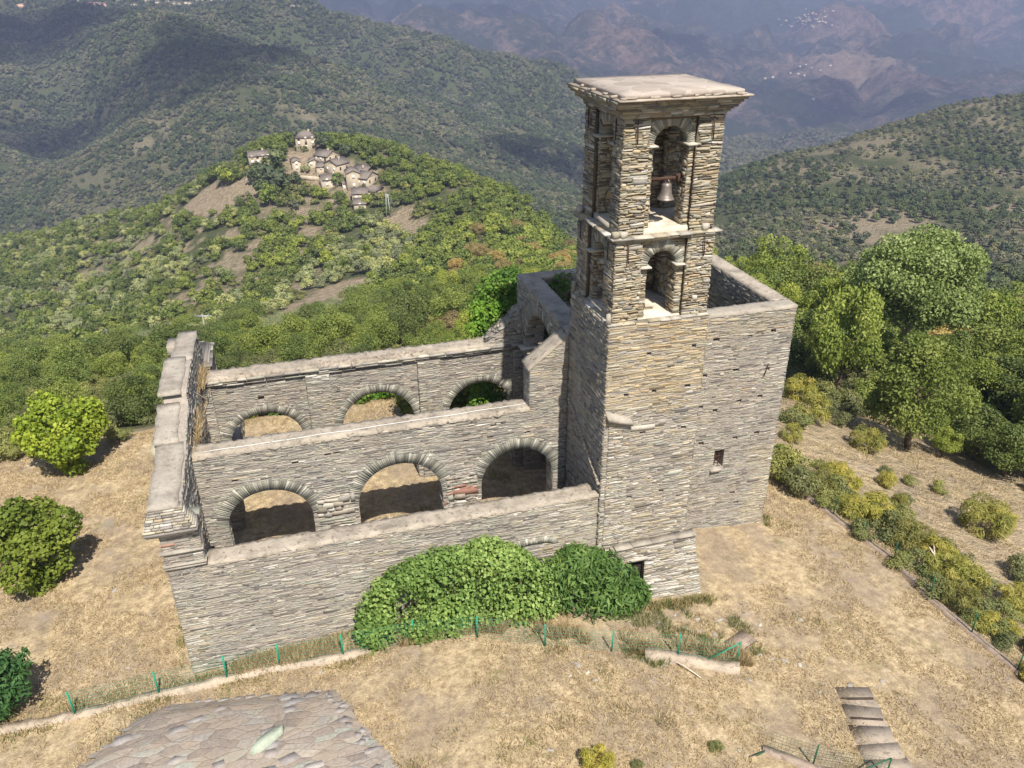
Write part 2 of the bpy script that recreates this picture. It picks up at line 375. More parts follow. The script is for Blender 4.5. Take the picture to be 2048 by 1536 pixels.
# terrain sheet: polar grid with its apex 26 m behind the camera
NA, NR = 460, 640
azs = np.linspace(-1.02, 1.02, NA); drs = np.geomspace(11., 8600., NR)
AZ, DR = np.meshgrid(azs, drs); Dd = DR-26.; Ss = AZ*DR
TX = CAM[0]+Dd*HF[0]+Ss*HR[0]; TY = CAM[1]+Dd*HF[1]+Ss*HR[1]
TZ = ground(TX.ravel(), TY.ravel()).reshape(TX.shape)
idx = np.arange(NA*NR).reshape(NR, NA)
Q = np.stack([idx[:-1, :-1], idx[:-1, 1:], idx[1:, 1:], idx[1:, :-1]], -1).reshape(-1, 4)
yard = sst(6, 0, np.maximum.reduce([TX-31., -15.-TX, TY-20.5])).ravel()
slope_r = (sst(29.5, 31.5, TX)*sst(70, 50, Dd)).ravel()
farA = sst(1500, 3000, Dd).ravel()
def ground_mat():
    t = NT('dry_hillside_ground'); p = t.pos()
    yd = t.attr('yard'); fr = t.attr('far'); br = t.attr('bare')
    # church yard: straw coloured grass over brown earth
    a = t.noise(.35, 6, .65); b = t.noise(2.6, 6, .7); c = t.noise(11, 5, .75); e = t.noise(38, 3, .7)
    g = t.ramp(b, [(.25, (.175, .13, .085)), (.38, (.30, .228, .14)), (.5, (.43, .333, .20)), (.66, (.60, .475, .30))])
    g = t.mix(.75, g, t.ramp(c, [(.29, (.48, .45, .42)), (.5, (.97, .97, .97)), (.70, (1.28, 1.26, 1.22))]), 'MULTIPLY')
    g = t.mix(.5, g, t.ramp(e, [(.3, (.6, .58, .55)), (.65, (1.2, 1.2, 1.2))]), 'MULTIPLY')
    g = t.mix(t.math('MULTIPLY', t.rampf(a, .45, .60), .85), g, t.mix(.62, g, (.235, .185, .145)))
    a2 = t.noise(.8, 5, .7, t.mapping((1, 1, 1), rot=(0, 0, .7)))
    g = t.mix(t.math('MULTIPLY', t.rampf(a2, .60, .70), .55), g, (.15, .155, .055))
    a3 = t.noise(.6, 5, .7, t.mapping((1.3, 1.1, 1), rot=(0, 0, 2.1)))
    g = t.mix(t.math('MULTIPLY', t.rampf(a3, .60, .68), .5), g, (.33, .28, .245))
    # hillside soil and low scrub
    h1 = t.noise(.09, 6, .7); h2 = t.noise(.55, 6, .7)
    hs = t.ramp(h2, [(.3, (.085, .10, .042)), (.5, (.13, .145, .062)), (.66, (.19, .175, .095)), (.8, (.30, .24, .16))])
    hs = t.mix(t.rampf(h1, .35, .65), hs, t.mix(.6, hs, (.095, .115, .05)))
    hs = t.mix(br, hs, t.ramp(h2, [(.26, (.20, .175, .09)), (.42, (.36, .29, .18)), (.65, (.56, .43, .31))]))
    # far mountains: pinkish rock and dark forest
    f1 = t.noise(.0016, 10, .66, dist=.8); f2 = t.noise(.016, 8, .78); f3 = t.noise(.08, 4, .7)
    fo = t.ramp(f2, [(.3, (.022, .035, .025)), (.5, (.045, .065, .036)), (.7, (.09, .10, .055))])
    ro = t.ramp(f2, [(.3, (.07, .06, .045)), (.48, (.19, .135, .10)), (.7, (.42, .29, .215))])
    gu = t.attr('gul'); fc = t.mix(t.rampf(t.math('ADD', t.math('ADD', f1, t.math('MULTIPLY', t.math('SUBTRACT', gu, .28), .45)), t.math('MULTIPLY', t.math('SUBTRACT', f2, .5), .6)), .46, .62), fo, ro)
    hs = t.mix(t.attr('mid'), hs, t.mix(1., hs, (.76, .80, .76), 'MULTIPLY'))
    fc = t.mix(.6, fc, t.ramp(f3, [(.3, (.55, .55, .55)), (.65, (1.2, 1.2, 1.2))]), 'MULTIPLY')
    fc = t.mix(t.math('MULTIPLY', br, t.rampf(f2, .3, .6)), fc, (.42, .31, .22))
    col = t.mix(fr, hs, fc); col = t.mix(yd, col, g)
    t.col(col); t.rgh(.97); t.p.inputs['Specular IOR Level'].default_value = .1
    bh = t.mix(yd, t.mix(fr, t.math('MULTIPLY', h2, 8.), t.math('MULTIPLY', f2, 200.)), t.math('ADD', t.math('MULTIPLY', c, .08), t.math('MULTIPLY', e, .05)))
    t.bump(bh, .8, 1.); return t.m
M_GROUND = ground_mat()
bareA = bare_mask(TX.ravel(), TY.ravel()); yard = np.maximum(yard, .75*slope_r)
bareA = np.maximum(bareA, .75*slope_r)
ssr = Ss.ravel()/np.maximum(Dd.ravel(), 1); ddr = Dd.ravel(); TXr, TYr = TX.ravel(), TY.ravel()
bareA = np.maximum(bareA, .8*sst(.22, .30, ssr)*sst(300, 400, ddr)*sst(1100, 900, ddr)*sst(.40, .6, fbm(TXr/40., TYr/40., 4, 61)))
bareA = np.maximum(bareA, .35*sst(.18, .1, ssr)*sst(170, 220, ddr)*sst(1500, 1200, ddr)*sst(.50, .62, fbm(TXr/(ddr*.05), TYr/(ddr*.05), 4, 62)))
rel_ = np.stack([TXr-CAM[0], TYr-CAM[1], TZ.ravel()-CAM[2]], -1); zz_ = np.maximum(rel_ @ fw, 1.); pxr = 1024+F_PX*(rel_ @ rt)/zz_; pyr = 768-F_PX*(rel_ @ up)/zz_
def soil_zone(px, py, X, Y, d):      # stony soil showing between the bushes on the face of the spur
    return sst(90, 200, px)*sst(720, 620, px+(py-500)*.5)*sst(385, 430, py)*sst(680, 620, py)*(d > 170)*(d < 520)*sst(.53, .60, fbm(X/7., Y/7., 4, 77))
bareA = np.maximum(bareA, .85*soil_zone(pxr, pyr, TXr, TYr, ddr))
bareA = np.maximum(bareA, .65*sst(600, 700, ddr)*sst(1500, 1350, ddr)*np.maximum(np.exp(-((pxr-650)/130)**2-((pyr-238-(pxr-650)*.16)/32)**2), .8*np.exp(-((pxr-300)/170)**2-((pyr-275)/70)**2))*sst(.42, .6, fbm(TXr/35., TYr/35., 4, 63))*1.5)
bareA = np.clip(bareA, 0, 1)
fpatch = at(1702, 122, 1500.); bareA = np.maximum(bareA, sst(150, 90, np.hypot((TXr-fpatch[0]), (TYr-fpatch[1])*.55)+(fbm(TXr/90., TYr/90., 3, 5)-.5)*120))
terr = mesh_np('terrain', np.stack([TX, TY, TZ], -1).reshape(-1, 3), Q, M_GROUND, {'yard': yard, 'far': farA, 'bare': bareA, 'mid': sst(480, 640, ddr), 'gul': np.abs(fbm(TXr/950., TYr/950., 5, 19)-.5)*2}, smooth=True)
tag(terr, kind='structure')

# ------------------------------------------------------------------ masonry
def op_half(o, z):                                   # half width excluded by an opening at height z (with its ring)
    if z < o['z0'] or z > o['zs']+o['rise']+o['ring']*.72: return 0.
    if z <= o['zs']: return o['hw']
    if o['rise'] <= 0: return 0.
    q = (z-o['zs'])/(o['rise']+o['ring']*.72)
    return (o['hw']+o['ring']*.72)*math.sqrt(max(0, 1-q*q))
def opening(uc, hw, z0, zs, rise, ring=.0, pocket=0.): return dict(uc=uc, hw=hw, z0=z0, zs=zs, rise=rise, ring=ring, pocket=pocket)

def stones(mb, O, U, N, L, z0, z1, ops=(), h=(.06, .13), l=(.18, .6), gap=.012, relief=(.02, .06), jz=.012, mi=0, top=None, off=None, ragged=0., wav=.03, mif=None, splits=()):
    O = np.asarray(O, float); U = np.asarray(U, float); N = np.asarray(N, float); Zv = np.array([0, 0, 1.])
    V = []; MI = []
    z = z0; row = 0; sd = random.random()*50
    while z < z1-.02:
        hh = random.uniform(*h)
        if z+hh > z1-.03: hh = z1-z
        zm = z+hh*.5
        cuts = []
        for o in ops:
            w = max(op_half(o, zm), op_half(o, z+hh*.1))
            if w > 0: cuts.append((o['uc']-w, o['uc']+w))
        cuts.sort(); iv = []; a = -random.uniform(0, ragged); end = L+random.uniform(0, ragged)
        for c in cuts:
            if c[0] > a: iv.append((a, c[0]))
            a = max(a, c[1])
        if a < end: iv.append((a, end))
        for sp in splits: iv = [q for (a_, b_) in iv for q in (((a_, sp), (sp, b_)) if a_ < sp < b_ else ((a_, b_),))]
        for (ua, ub) in iv:
            u = ua
            while u < ub-.01:
                ll = random.uniform(*l)*random.choice((.55, .8, 1., 1., 1.3, 1.9))
                if u+ll > ub-.08: ll = ub-u
                uc = u+ll/2; tz = top(uc) if top else 1e9
                if zm < tz:
                    g = gap*random.uniform(.3, 1.3)*.5; p = random.uniform(*relief)
                    if random.random() < .05: p += relief[1]*.8+.006
                    of = off(uc) if off else 0.
                    wv = wav*math.sin(uc*1.9+sd+row*.5)+wav*.6*math.sin(uc*4.7+row*1.7)
                    tl = random.uniform(-jz, jz)*1.4
                    a0, a1 = u+g, u+ll-g; q_ = random.random()
                    ex0, ex1 = ((random.uniform(-.1, .35), random.uniform(-.1, .35)) if q_ < .45 else (random.uniform(-.35, .05), random.uniform(-.35, .05)))
                    b0, b1 = z+g*.7+wv-hh*ex0, z+hh-g*.7+wv+hh*ex1
                    p += (.004 if q_ < .45 else 0.)
                    if random.random() < .02: b1 += hh*random.uniform(.6, 1.3); b0 -= hh*.2; p += .007
                    jj = lambda k=.35: random.uniform(-jz, jz)*k
                    t_ = min(tz, 1e9)
                    b1 = min(b1, t_) if top else b1
                    F = [(a0+jj(2), b0+jj()-tl), (a1+jj(2), b0+jj()+tl), (a1+jj(2), b1+jj()+tl), (a0+jj(2), b1+jj()-tl)]
                    ins = min(.014, ll*.1, hh*.16)
                    Cx = (a0+a1)/2; Cz = (b0+b1)/2
                    pr = [O+U*fu+Zv*fz+N*(of-.02) for fu, fz in F]
                    pf = [O+U*(fu+(ins if fu < Cx else -ins))+Zv*(fz+(ins*.6 if fz < Cz else -ins*.6))+N*(of+max(.001, p+random.uniform(-.3, .3)*relief[1])) for fu, fz in F]
                    V.append(pr+pf); MI.append(mif(uc, zm) if mif else mi)
                u += ll
        z += hh; row += 1
    if not V: return
    A = np.array(V); b = mb.n; mb.v.append(A.reshape(-1, 3)); mb.n += len(A)*8
    fl = np.cross(U, Zv) @ N > 0
    fs = [(4, 5, 6, 7), (0, 1, 5, 4), (1, 2, 6, 5), (2, 3, 7, 6), (3, 0, 4, 7)]
    if not fl: fs = [f[::-1] for f in fs]
    for i in range(len(A)):
        k = b+8*i
        for f in fs: mb.f.append([k+j for j in f]); mb.m.append(MI[i])

def core(mb, O, U, N, L, t, z0, z1, ops=(), mi=0, top=None, seg=12, back=True, inset=.004, ends=True):
    """solid wall behind the stones; O on the front plane, wall extends to -N*t"""
    O = np.asarray(O, float)-np.asarray(N, float)*inset; U = np.asarray(U, float); N = np.asarray(N, float); Zv = np.array([0, 0, 1.])
    t = t-2*inset; top = top or (lambda u: z1)
    P = lambda u, z, d=0.: O+U*u+Zv*z-N*d
    us = {0., L}
    for k in range(1, int(L/1.5)): us.add(L*k/int(L/1.5))
    for o in ops:
        if o['rise'] > 0:
            for k in range(seg+1): us.add(o['uc']-o['hw']*math.cos(PI*k/seg))
        else: us.add(o['uc']-o['hw']); us.add(o['uc']+o['hw'])
    us = sorted(u for u in us if -1e-6 <= u <= L+1e-6)
    def otop(o, u):
        q = min(1, abs(u-o['uc'])/o['hw']); return o['zs']+o['rise']*math.sqrt(max(0, 1-q*q))
    Qd = []
    for a, b in zip(us[:-1], us[1:]):
        if b-a < 1e-5: continue
        m = (a+b)/2
        for side in (0, 1):
            if side and not back: continue
            act = sorted([o for o in ops if abs(m-o['uc']) < o['hw'] and not (side and o['pocket'])], key=lambda o: o['z0'])
            za = zb = z0
            d = t if side else 0.
            for o in act:
                if o['z0'] > max(za, zb)+1e-4: Qd.append([P(a, za, d), P(b, zb, d), P(b, o['z0'], d), P(a, o['z0'], d)])
                za, zb = otop(o, a), otop(o, b)
            Qd.append([P(a, za, d), P(b, zb, d), P(b, top(b), d), P(a, top(a), d)])
        Qd.append([P(a, top(a)), P(b, top(b)), P(b, top(b), t), P(a, top(a), t)])
    for o in ops:
        d = o['pocket'] or t; l_, r_ = o['uc']-o['hw'], o['uc']+o['hw']
        Qd.append([P(l_, o['z0']), P(l_, o['z0'], d), P(l_, o['zs'], d), P(l_, o['zs'])])
        Qd.append([P(r_, o['z0']), P(r_, o['z0'], d), P(r_, o['zs'], d), P(r_, o['zs'])])
        if o['z0'] > z0+.01: Qd.append([P(l_, o['z0']), P(r_, o['z0']), P(r_, o['z0'], d), P(l_, o['z0'], d)])
        kk = seg if o['rise'] > 0 else 1
        ue = [o['uc']-o['hw']*math.cos(PI*k/kk) for k in range(kk+1)]
        for a, b in zip(ue[:-1], ue[1:]):
            Qd.append([P(a, otop(o, a)), P(b, otop(o, b)), P(b, otop(o, b), d), P(a, otop(o, a), d)])
        if o['pocket']: Qd.append([P(l_, o['z0'], d), P(r_, o['z0'], d), P(r_, o['zs'], d), P(l_, o['zs'], d)])
    if ends:
        for u in (0., L): Qd.append([P(u, z0), P(u, z0, t), P(u, top(u), t), P(u, top(u))])
    mb.quads(np.array(Qd), mi)

def vouss(mb, O, U, N, o, t=.3, mi=0, th=(.05, .10), prot=.05, rj=.08):
    O = np.asarray(O, float); U = np.asarray(U, float); N = np.asarray(N, float); Zv = np.array([0, 0, 1.])
    hw, ri = o['hw'], o['rise']; per = PI*(hw+ri)/2; prot = prot*.08; a = 0.
    while a < PI-.01:
        da = random.uniform(*th)/per*PI
        if a+da > PI-.02: da = PI-a
        aa, ab = a+.03*da, a+da*.97
        r_ = o['ring']*random.uniform(.8, 1.2)+random.uniform(-rj, rj)*.6
        def pt(x, r): 
            n = np.array([math.cos(x)/hw, math.sin(x)/ri]); n /= np.linalg.norm(n)
            return o['uc']-math.cos(x)*hw*1.-n[0]*r, o['zs']+math.sin(x)*ri+n[1]*r
        pts = [pt(aa, -.015), pt(ab, -.015), pt(ab, r_), pt(aa, r_)]
        p = prot*random.uniform(.4, 1.3)
        fr = [O+U*u+Zv*z+N*p for u, z in pts]; bk = [O+U*u+Zv*z-N*t for u, z in pts]
        mb.add(bk+fr, [(4, 5, 6, 7), (0, 1, 5, 4), (1, 2, 6, 5), (2, 3, 7, 6), (3, 0, 4, 7), (3, 2, 1, 0)], mi)
        a += da

def strip(mb, a, b, half, z0, z1, th=.12, n=None, jit=.03, mi=0, zj=.02):
    """irregular mortar coping along a horizontal path a->b (2D); z0,z1 top heights at its ends"""
    a = np.asarray(a, float); b = np.asarray(b, float); d = b-a; Ln = np.linalg.norm(d); d /= Ln; nn = np.array([-d[1], d[0]])
    n = n or max(4, int(Ln/.14)); m = 5; V = []
    ws = [-1, -.55, 0, .55, 1]
    for i in range(n+1):
        k = i/n; c = a+d*Ln*k; zt = z0+(z1-z0)*k
        e0, e1 = rng.uniform(-jit, jit, 2)
        lo = []
        for j, w in enumerate(ws):
            h = half*w+(e0 if j == 0 else e1 if j == 4 else 0)
            q = c+nn*h; V.append((q[0], q[1], zt+rng.uniform(-zj, zj)-(.01 if abs(w) == 1 else 0)))
        for j, w in ((0, -1), (1, 1)):
            h = half*w+(e0 if j == 0 else e1); q = c+nn*h
            V.append((q[0], q[1], zt-th+rng.uniform(-zj, zj)))
    F = []; s = 7
    for i in range(n):
        p = i*s; q = p+s
        for j in range(4): F.append((p+j+1, p+j, q+j, q+j+1))
        F.append((p, p+5, q+5, q)); F.append((p+6, p+4, q+4, q+6))
    F.append((0, 1, 2, 3, 4, 6, 5)); e = n*s; F.append((e+5, e+6, e+4, e+3, e+2, e+1, e))
    mb.add(V, F, mi)

X_, Y_ = np.array([1., 0, 0]), np.array([0, 1., 0])
MATS = [M_GREY, M_MORT, M_WARM, M_OCHR, M_VOUS, M_PALE, M_DARK, M_BRICK, M_COPE, M_FLOOR, M_COPE2, M_RUST]
GREY, MORT, WARM, OCHR, VOUS, PALE, DARK, BRICK, COPE, FLOOR, COPE2, RUSTI = range(12)

church = thing('church', 'roofless grey slate church ruin with arcaded nave walls and square chancel behind the bell tower', 'church', (8, 4, 0))
def part(mb, name, parent, mats=MATS):
    o = mb.build(name, mats); o.parent = parent
    o.matrix_parent_inverse = Matrix.Translation(parent.location).inverted() if parent.type == 'EMPTY' else Matrix.Identity(4)
    return o
def sub(mb, name, par, mats=MATS):
    o = mb.build(name, mats); o.parent = par; o.matrix_parent_inverse = par.matrix_local.inverted() if False else Matrix.Identity(4)
    # parent chain already cancels to identity
    return o
FINE = dict(h=(.03, .07), l=(.14, .52), gap=.006, relief=(.002, .010), jz=.009)
BOLD = dict(h=(.045, .105), l=(.15, .5), gap=.010, relief=(.004, .030), jz=.014)

def grey_mix(warm=.12, pale=.02):
    def f(u, z):
        r = random.random(); return WARM if r < warm else PALE if r < warm+pale else GREY
    return f

# ---- low south aisle wall
mb = MB(); H1 = 4.75
pk = [opening(4.6, .05, 3.5, 3.58, 0, 0, .25), opening(7.7, .05, 2.9, 2.97, 0, 0, .25), opening(10.4, .06, 3.3, 3.38, 0, 0, .25)]
def low_mi(u, z):
    r = random.random(); e = (u > 13.6)*.45+(u < 1.0)*.5*(z < 3)
    return PALE if r < .04+e*.4 else WARM if r < .12+e else GREY
core(mb, (.0, 0, 0), X_, -Y_, 16.3, .80, -1.2, H1, pk, MORT)
stones(mb, (.0, 0, 0), X_, -Y_, 16.3, -1.0, H1, pk, mif=low_mi, **FINE)
stones(mb, (16.3, .80, 0), -X_, Y_, 15.2, -.2, H1, mif=grey_mix(), **FINE)
stones(mb, (0, .8, 0), -Y_, -X_, .8, -1., H1, mif=grey_mix(.3), ragged=.02, **FINE)
aisle = part(mb, 'aisle_wall', church)
mb = MB(); strip(mb, (1.35, .40), (16.55, .40), .42, 4.87, 4.85, .14, jit=.06, mi=COPE, zj=.03); sub(mb, 'coping', aisle)
mb = MB(); vo = opening(13.5, .75, 2.6, 2.8, .16, .26)
vouss(mb, (0, -.02, 0), X_, -Y_, vo, .1, VOUS, (.05, .08), .05); sub(mb, 'relieving_arch', aisle)

# ---- south arcade wall of the nave
A1 = [opening(3.45, 1.68, -.5, 3.45, 1.50, .55), opening(8.80, 1.80, -.5, 3.45, 1.78, .55), opening(13.95, 1.65, -.5, 3.45, 1.58, .55)]
ARC = [opening(o['uc']-.9, o['hw'], -.5, o['zs'], o['rise'], .62) for o in A1]
def arcade(y0, t, ops, zt, holes, name, warm):
    mb = MB(); al = ops+holes
    core(mb, (.9, y0, 0), X_, -Y_, 15.3, t, -.6, zt, al, MORT)
    def mf(u, z):
        r = random.random(); pier = any(abs(u-(p-.9)) < .95 for p in (6.05, 11.4)) and 2.6 < z < 4.3
        if pier and r < .35: return BRICK if random.random() < .22 else PALE
        return WARM if r < warm else PALE if r < warm+.02 else GREY
    stones(mb, (.9, y0, 0), X_, -Y_, 15.3, -.2, zt, al, mif=mf, **FINE)
    stones(mb, (16.2, y0+t, 0), -X_, Y_, 15.3, -.2, zt, [dict(o, uc=15.3-o['uc']) for o in ops], mif=mf, **FINE)
    for o in ops:
        stones(mb, (.9+o['uc']-o['hw'], y0+t, 0), -Y_, X_, t, -.2, o['zs'], mif=lambda u, z: PALE if random.random() < .5 else WARM, **FINE)
        stones(mb, (.9+o['uc']+o['hw'], y0, 0), Y_, -X_, t, -.2, o['zs'], mif=lambda u, z: PALE if random.random() < .5 else WARM, **FINE)
    w = part(mb, name, church)
    for o in ops:
        mb = MB(); vouss(mb, (.9, y0, 0), X_, -Y_, o, t*.5, VOUS, (.045, .10), .06)
        vouss(mb, (.9, y0+t, 0), X_, Y_, o, t*.48, VOUS, (.045, .10), .06); sub(mb, 'arch_ring', w)
    return w
hs = [opening(u-.9, .13, z, z+.11, 0, 0, .35) for u, z in ((2.35, 5.55), (4.7, 5.95), (6.0, 6.1), (6.35, 6.12), (11.7, 5.75), (12.75, 5.75), (14.4, 5.72), (12.9, 6.3))]
sw = arcade(3.92, .88, ARC, 6.85, hs, 'arcade_wall', .06)
mb = MB(); strip(mb, (.95, 4.36), (14.5, 4.36), .46, 6.98, 6.97, .16, jit=.075, mi=COPE, zj=.035)
sub(mb, 'coping', sw)
for xa, xb in ((5.30, 6.85), (10.75, 12.15)):
    mb = MB(); stones(mb, (xa, 3.92, 0), X_, -Y_, xb-xa, 2.3, 4.15, h=(.10, .26), l=(.22, .6), gap=.02, relief=(.012, .05), jz=.025, mif=lambda u, z: random.choice([PALE, PALE, COPE, WARM, GREY, BRICK if 3.2 < z < 3.9 else GREY]), wav=.0); sub(mb, 'pier_facing', sw)
# raised stub beside the tower
mb = MB(); tp = lambda u: 8.75+(10.05-8.75)*u/1.7
core(mb, (14.5, 3.92, 0), X_, -Y_, 1.7, .88, 6.8, 9.5, (), MORT, top=tp)
stones(mb, (14.5, 3.92, 0), X_, -Y_, 1.7, 6.8, 10.05, mif=grey_mix(.15), top=tp, **FINE)
stones(mb, (14.5, 4.80, 0), -Y_, -X_, .88, 6.8, 8.75, mif=grey_mix(.15), **FINE)
stones(mb, (16.2, 4.80, 0), -X_, Y_, 1.7, 6.8, 10.05, mif=grey_mix(.15), top=lambda u: tp(1.7-u), **FINE)
stub = part(mb, 'wall_stub', church)
mb = MB(); strip(mb, (14.42, 4.36), (16.2, 4.36), .48, 8.82, 10.18, .12, n=8, jit=.015, mi=COPE, zj=.008); sub(mb, 'coping', stub)

# ---- north arcade wall
nw = arcade(10.54, .86, [opening(o['uc'], o['hw'], -.5, o['zs'], o['rise'], .5) for o in ARC], 6.95, [opening(3.1-.9+.35, .14, 5.6, 5.85, 0, 0, .3)], 'arcade_wall', .10)
mb = MB()
for xa, xb in ((5.55, 6.65), (10.85, 11.95), (.9, 1.35), (15.7, 16.2)):
    mb = MB()
    core(mb, (xa, 10.40, 0), X_, -Y_, xb-xa, .2, -.3, 6.6, (), MORT)
    stones(mb, (xa, 10.40, 0), X_, -Y_, xb-xa, -.2, 6.6, mif=grey_mix(.15, .1), **FINE)
    for sx, nx in ((xa, -X_), (xb, X_)):
        stones(mb, (sx, 10.54, 0), -Y_, nx, .16, -.2, 6.6, mif=grey_mix(.15, .4), **FINE)
    sub(mb, 'pilaster', nw)
mb = MB()
for k, (zz, pr, hh) in enumerate(((6.62, .10, .10), (6.73, .16, .09), (6.83, .20, .11))):
    x = .95
    while x < 16.1:
        l_ = random.uniform(.4, 1.1); x1 = min(16.15, x+l_)
        mb.box(x+.01, x1-.01, 10.54-pr+rng.uniform(-.03, .03), 10.6, zz, zz+hh, (PALE if random.random() < .4 else GREY), .012); x = x1
sub(mb, 'cornice', nw)
mb = MB(); strip(mb, (.95, 10.95), (14.8, 10.95), .50, 7.06, 7.06, .14, jit=.08, mi=COPE, zj=.045)
sub(mb, 'coping', nw)
mb = MB(); tpn = lambda u: 7.0+(8.75-7.0)*u/1.9
core(mb, (14.3, 10.56, 0), X_, -Y_, 1.9, .82, 6.6, 9, (), MORT, top=tpn)
stones(mb, (14.3, 10.56, 0), X_, -Y_, 1.9, 6.9, 8.8, mif=grey_mix(), top=tpn, **BOLD)
stones(mb, (16.2, 11.38, 0), -X_, Y_, 1.9, 6.9, 8.8, mif=grey_mix(), top=lambda u: tpn(1.9-u), **BOLD)
k = 0
for i in range(60):
    u = random.uniform(.05, 1.8); mb.obox((14.3+u, random.uniform(10.6, 11.35), tpn(u)+.02), (random.uniform(.08, .2), 0, .07), (0, random.uniform(.06, .15), 0), (-.02, 0, .03), GREY if random.random() < .8 else WARM, .02)
part(mb, 'wall_stub', church)

# ---- facade (gable wall seen from its end)
mb = MB(); FL = 15.4
ftop = lambda y: float(np.interp(y, [0, 3.75, 3.8, 6.25, 6.3, 9.6, 9.65, 13.2, 13.25, 15.4], [7.40, 7.62, 7.80, 8.15, 8.58, 8.62, 8.45, 8.2, 6.9, 6.9]))
dr = [opening(15.4-7.7, 1.1, -.4, 2.6, .8, .0)]
core(mb, (0, FL, 0), -Y_, -X_, FL, .92, -1.3, 9, dr, MORT, top=lambda u: ftop(FL-u))
stones(mb, (0, FL, 0), -Y_, -X_, FL, -1., 8.6, dr, mif=grey_mix(.2), top=lambda u: ftop(FL-u), **FINE)
stones(mb, (.92, 0, 0), Y_, X_, FL, -.2, 8.6, [dict(dr[0], uc=7.7)], mif=grey_mix(.05), top=ftop, **BOLD)
stones(mb, (0, 0, 0), X_, -Y_, .95, -1., 7.4, mif=lambda u, z: (BRICK if random.random() < .03 else GREY) if 4.6 < z < 6.4 else (PALE if random.random() < .4 else WARM) if z < 3.4 else GREY, ragged=.03, **FINE)
stones(mb, (.95, FL, 0), -X_, Y_, .95, -1., 6.9, mif=grey_mix(), **FINE)
fac = part(mb, 'facade', church)
mb = MB(); mb.box(.93, 1.95, 8.45, 8.95, -.3, 3.0, MORT); stones(mb, (.92, 8.43, 0), X_, -Y_, 1.05, -.2, 3.0, mif=grey_mix(.1), **FINE); stones(mb, (1.97, 8.43, 0), Y_, X_, .54, -.2, 3.0, mif=grey_mix(.1), **FINE)
sub(mb, 'inner_pier', fac)
# inner end pilaster and moulding of the near end
mb = MB()
mb.box(.93, 1.28, .02, .75, 2.5, 6.35, MORT)
stones(mb, (.9, 0, 0), X_, -Y_, .38, 4.8, 6.35, mif=grey_mix(.1, .1), **FINE)
stones(mb, (1.28, 0, 0), Y_, X_, .75, 4.8, 6.35, mif=grey_mix(.1), **FINE)
sub(mb, 'pilaster', fac); mb = MB()
mb.box(.93, 1.25, 13.0, 15.35, -.3, 6.3, MORT)
stones(mb, (1.25, 13.0, 0), Y_, X_, 2.35, -.2, 6.3, mif=grey_mix(.1), **BOLD)
stones(mb, (.9, 13.0, 0), X_, -Y_, .38, -.2, 6.3, mif=grey_mix(.1), **BOLD)
sub(mb, 'pilaster', fac)
mb = MB()
for zz, pr, hh in ((6.36, .16, .09), (6.46, .26, .08), (6.55, .36, .10)):        # projecting cornice courses of the near and far ends
    for ya, yb in ((-pr, 1.0),):
        y = ya
        while y < yb-.02:
            y1 = min(yb, y+random.uniform(.5, 1.0))
            mb.box(-pr-.06+rng.uniform(-.03, .03), 1.0+pr*.9+rng.uniform(-.03, .03), y+.005, y1-.005, zz, zz+hh, PALE if random.random() < .3 else GREY, .012); y = y1
for ya, yb in ((0., 1.), (13., 15.4)):
    for sx in (0, 1): pass
# weathered slope above the cornice at the near end
for i in range(9):
    k = i/8.; zc = 6.68+.66*k; y0 = -.34+.36*k
    x = -.42+.3*k
    while x < 1.3-.42*k:
        w = random.uniform(.18, .45); mb.box(x+.01, min(1.32-.42*k, x+w)-.01, y0+rng.uniform(-.02, .02), .35, zc, zc+.075, random.choice([GREY, GREY, PALE, WARM] if i == 4 else [GREY, GREY, PALE, WARM]), .012); x += w
sub(mb, 'cornice', fac); mb = MB()
# string mouldings on the end pilaster
for zz, pr in ((5.55, .06), (5.0, .07), (4.9, .05)):
    mb.box(-.02-pr, 1.28+pr, -.05-pr, .3, zz, zz+.06, GREY, .012); sub(mb, 'string_moulding', fac); mb = MB()
mb = MB()
for zz, pr, hh in ((6.36, .16, .09), (6.46, .26, .08), (6.55, .36, .10)):
    y = 13.0-pr*.4
    while y < 15.38+pr:
        y1 = min(15.4+pr, y+random.uniform(.5, 1.0)); mb.box(-pr-.06+rng.uniform(-.03, .03), 1.0+pr*.9+rng.uniform(-.03, .03), y+.005, y1-.005, zz, zz+hh, PALE if random.random() < .3 else GREY, .012); y = y1
for i in range(5):
    zc = 6.68+.05*i; mb.box(-.3+.05*i, 1.2-.05*i, 13.1, 15.5-.08*i, zc, zc+.05, GREY, .02)
sub(mb, 'cornice', fac)
mb = MB()
strip(mb, (.34, -.02), (.36, 3.8), .49, 7.50, 7.78, .12, n=14, jit=.03, mi=COPE2, zj=.01)
strip(mb, (.20, 3.76), (.20, 6.2), .42, 7.88, 8.26, .12, n=8, jit=.03, mi=COPE2, zj=.01)
strip(mb, (.28, 6.2), (.30, 9.55), .44, 8.68, 8.74, .12, n=10, jit=.03, mi=COPE2, zj=.01)
strip(mb, (.52, 9.5), (.54, 13.2), .42, 8.62, 8.40, .12, n=10, jit=.03, mi=COPE2, zj=.01)
mb.box(-.42, .0, 9.6, 11.2, 7.6, 7.9, GREY, .04); mb.box(-.34, .06, 12.0, 13.0, 7.7, 8.2, COPE2, .04)
mb.box(-.5, .0, 4.6, 5.6, 6.75, 6.9, GREY, .03); mb.box(-.36, .02, 3.7, 4.8, 6.9, 7.6, WARM, .04)
sub(mb, 'coping', fac)

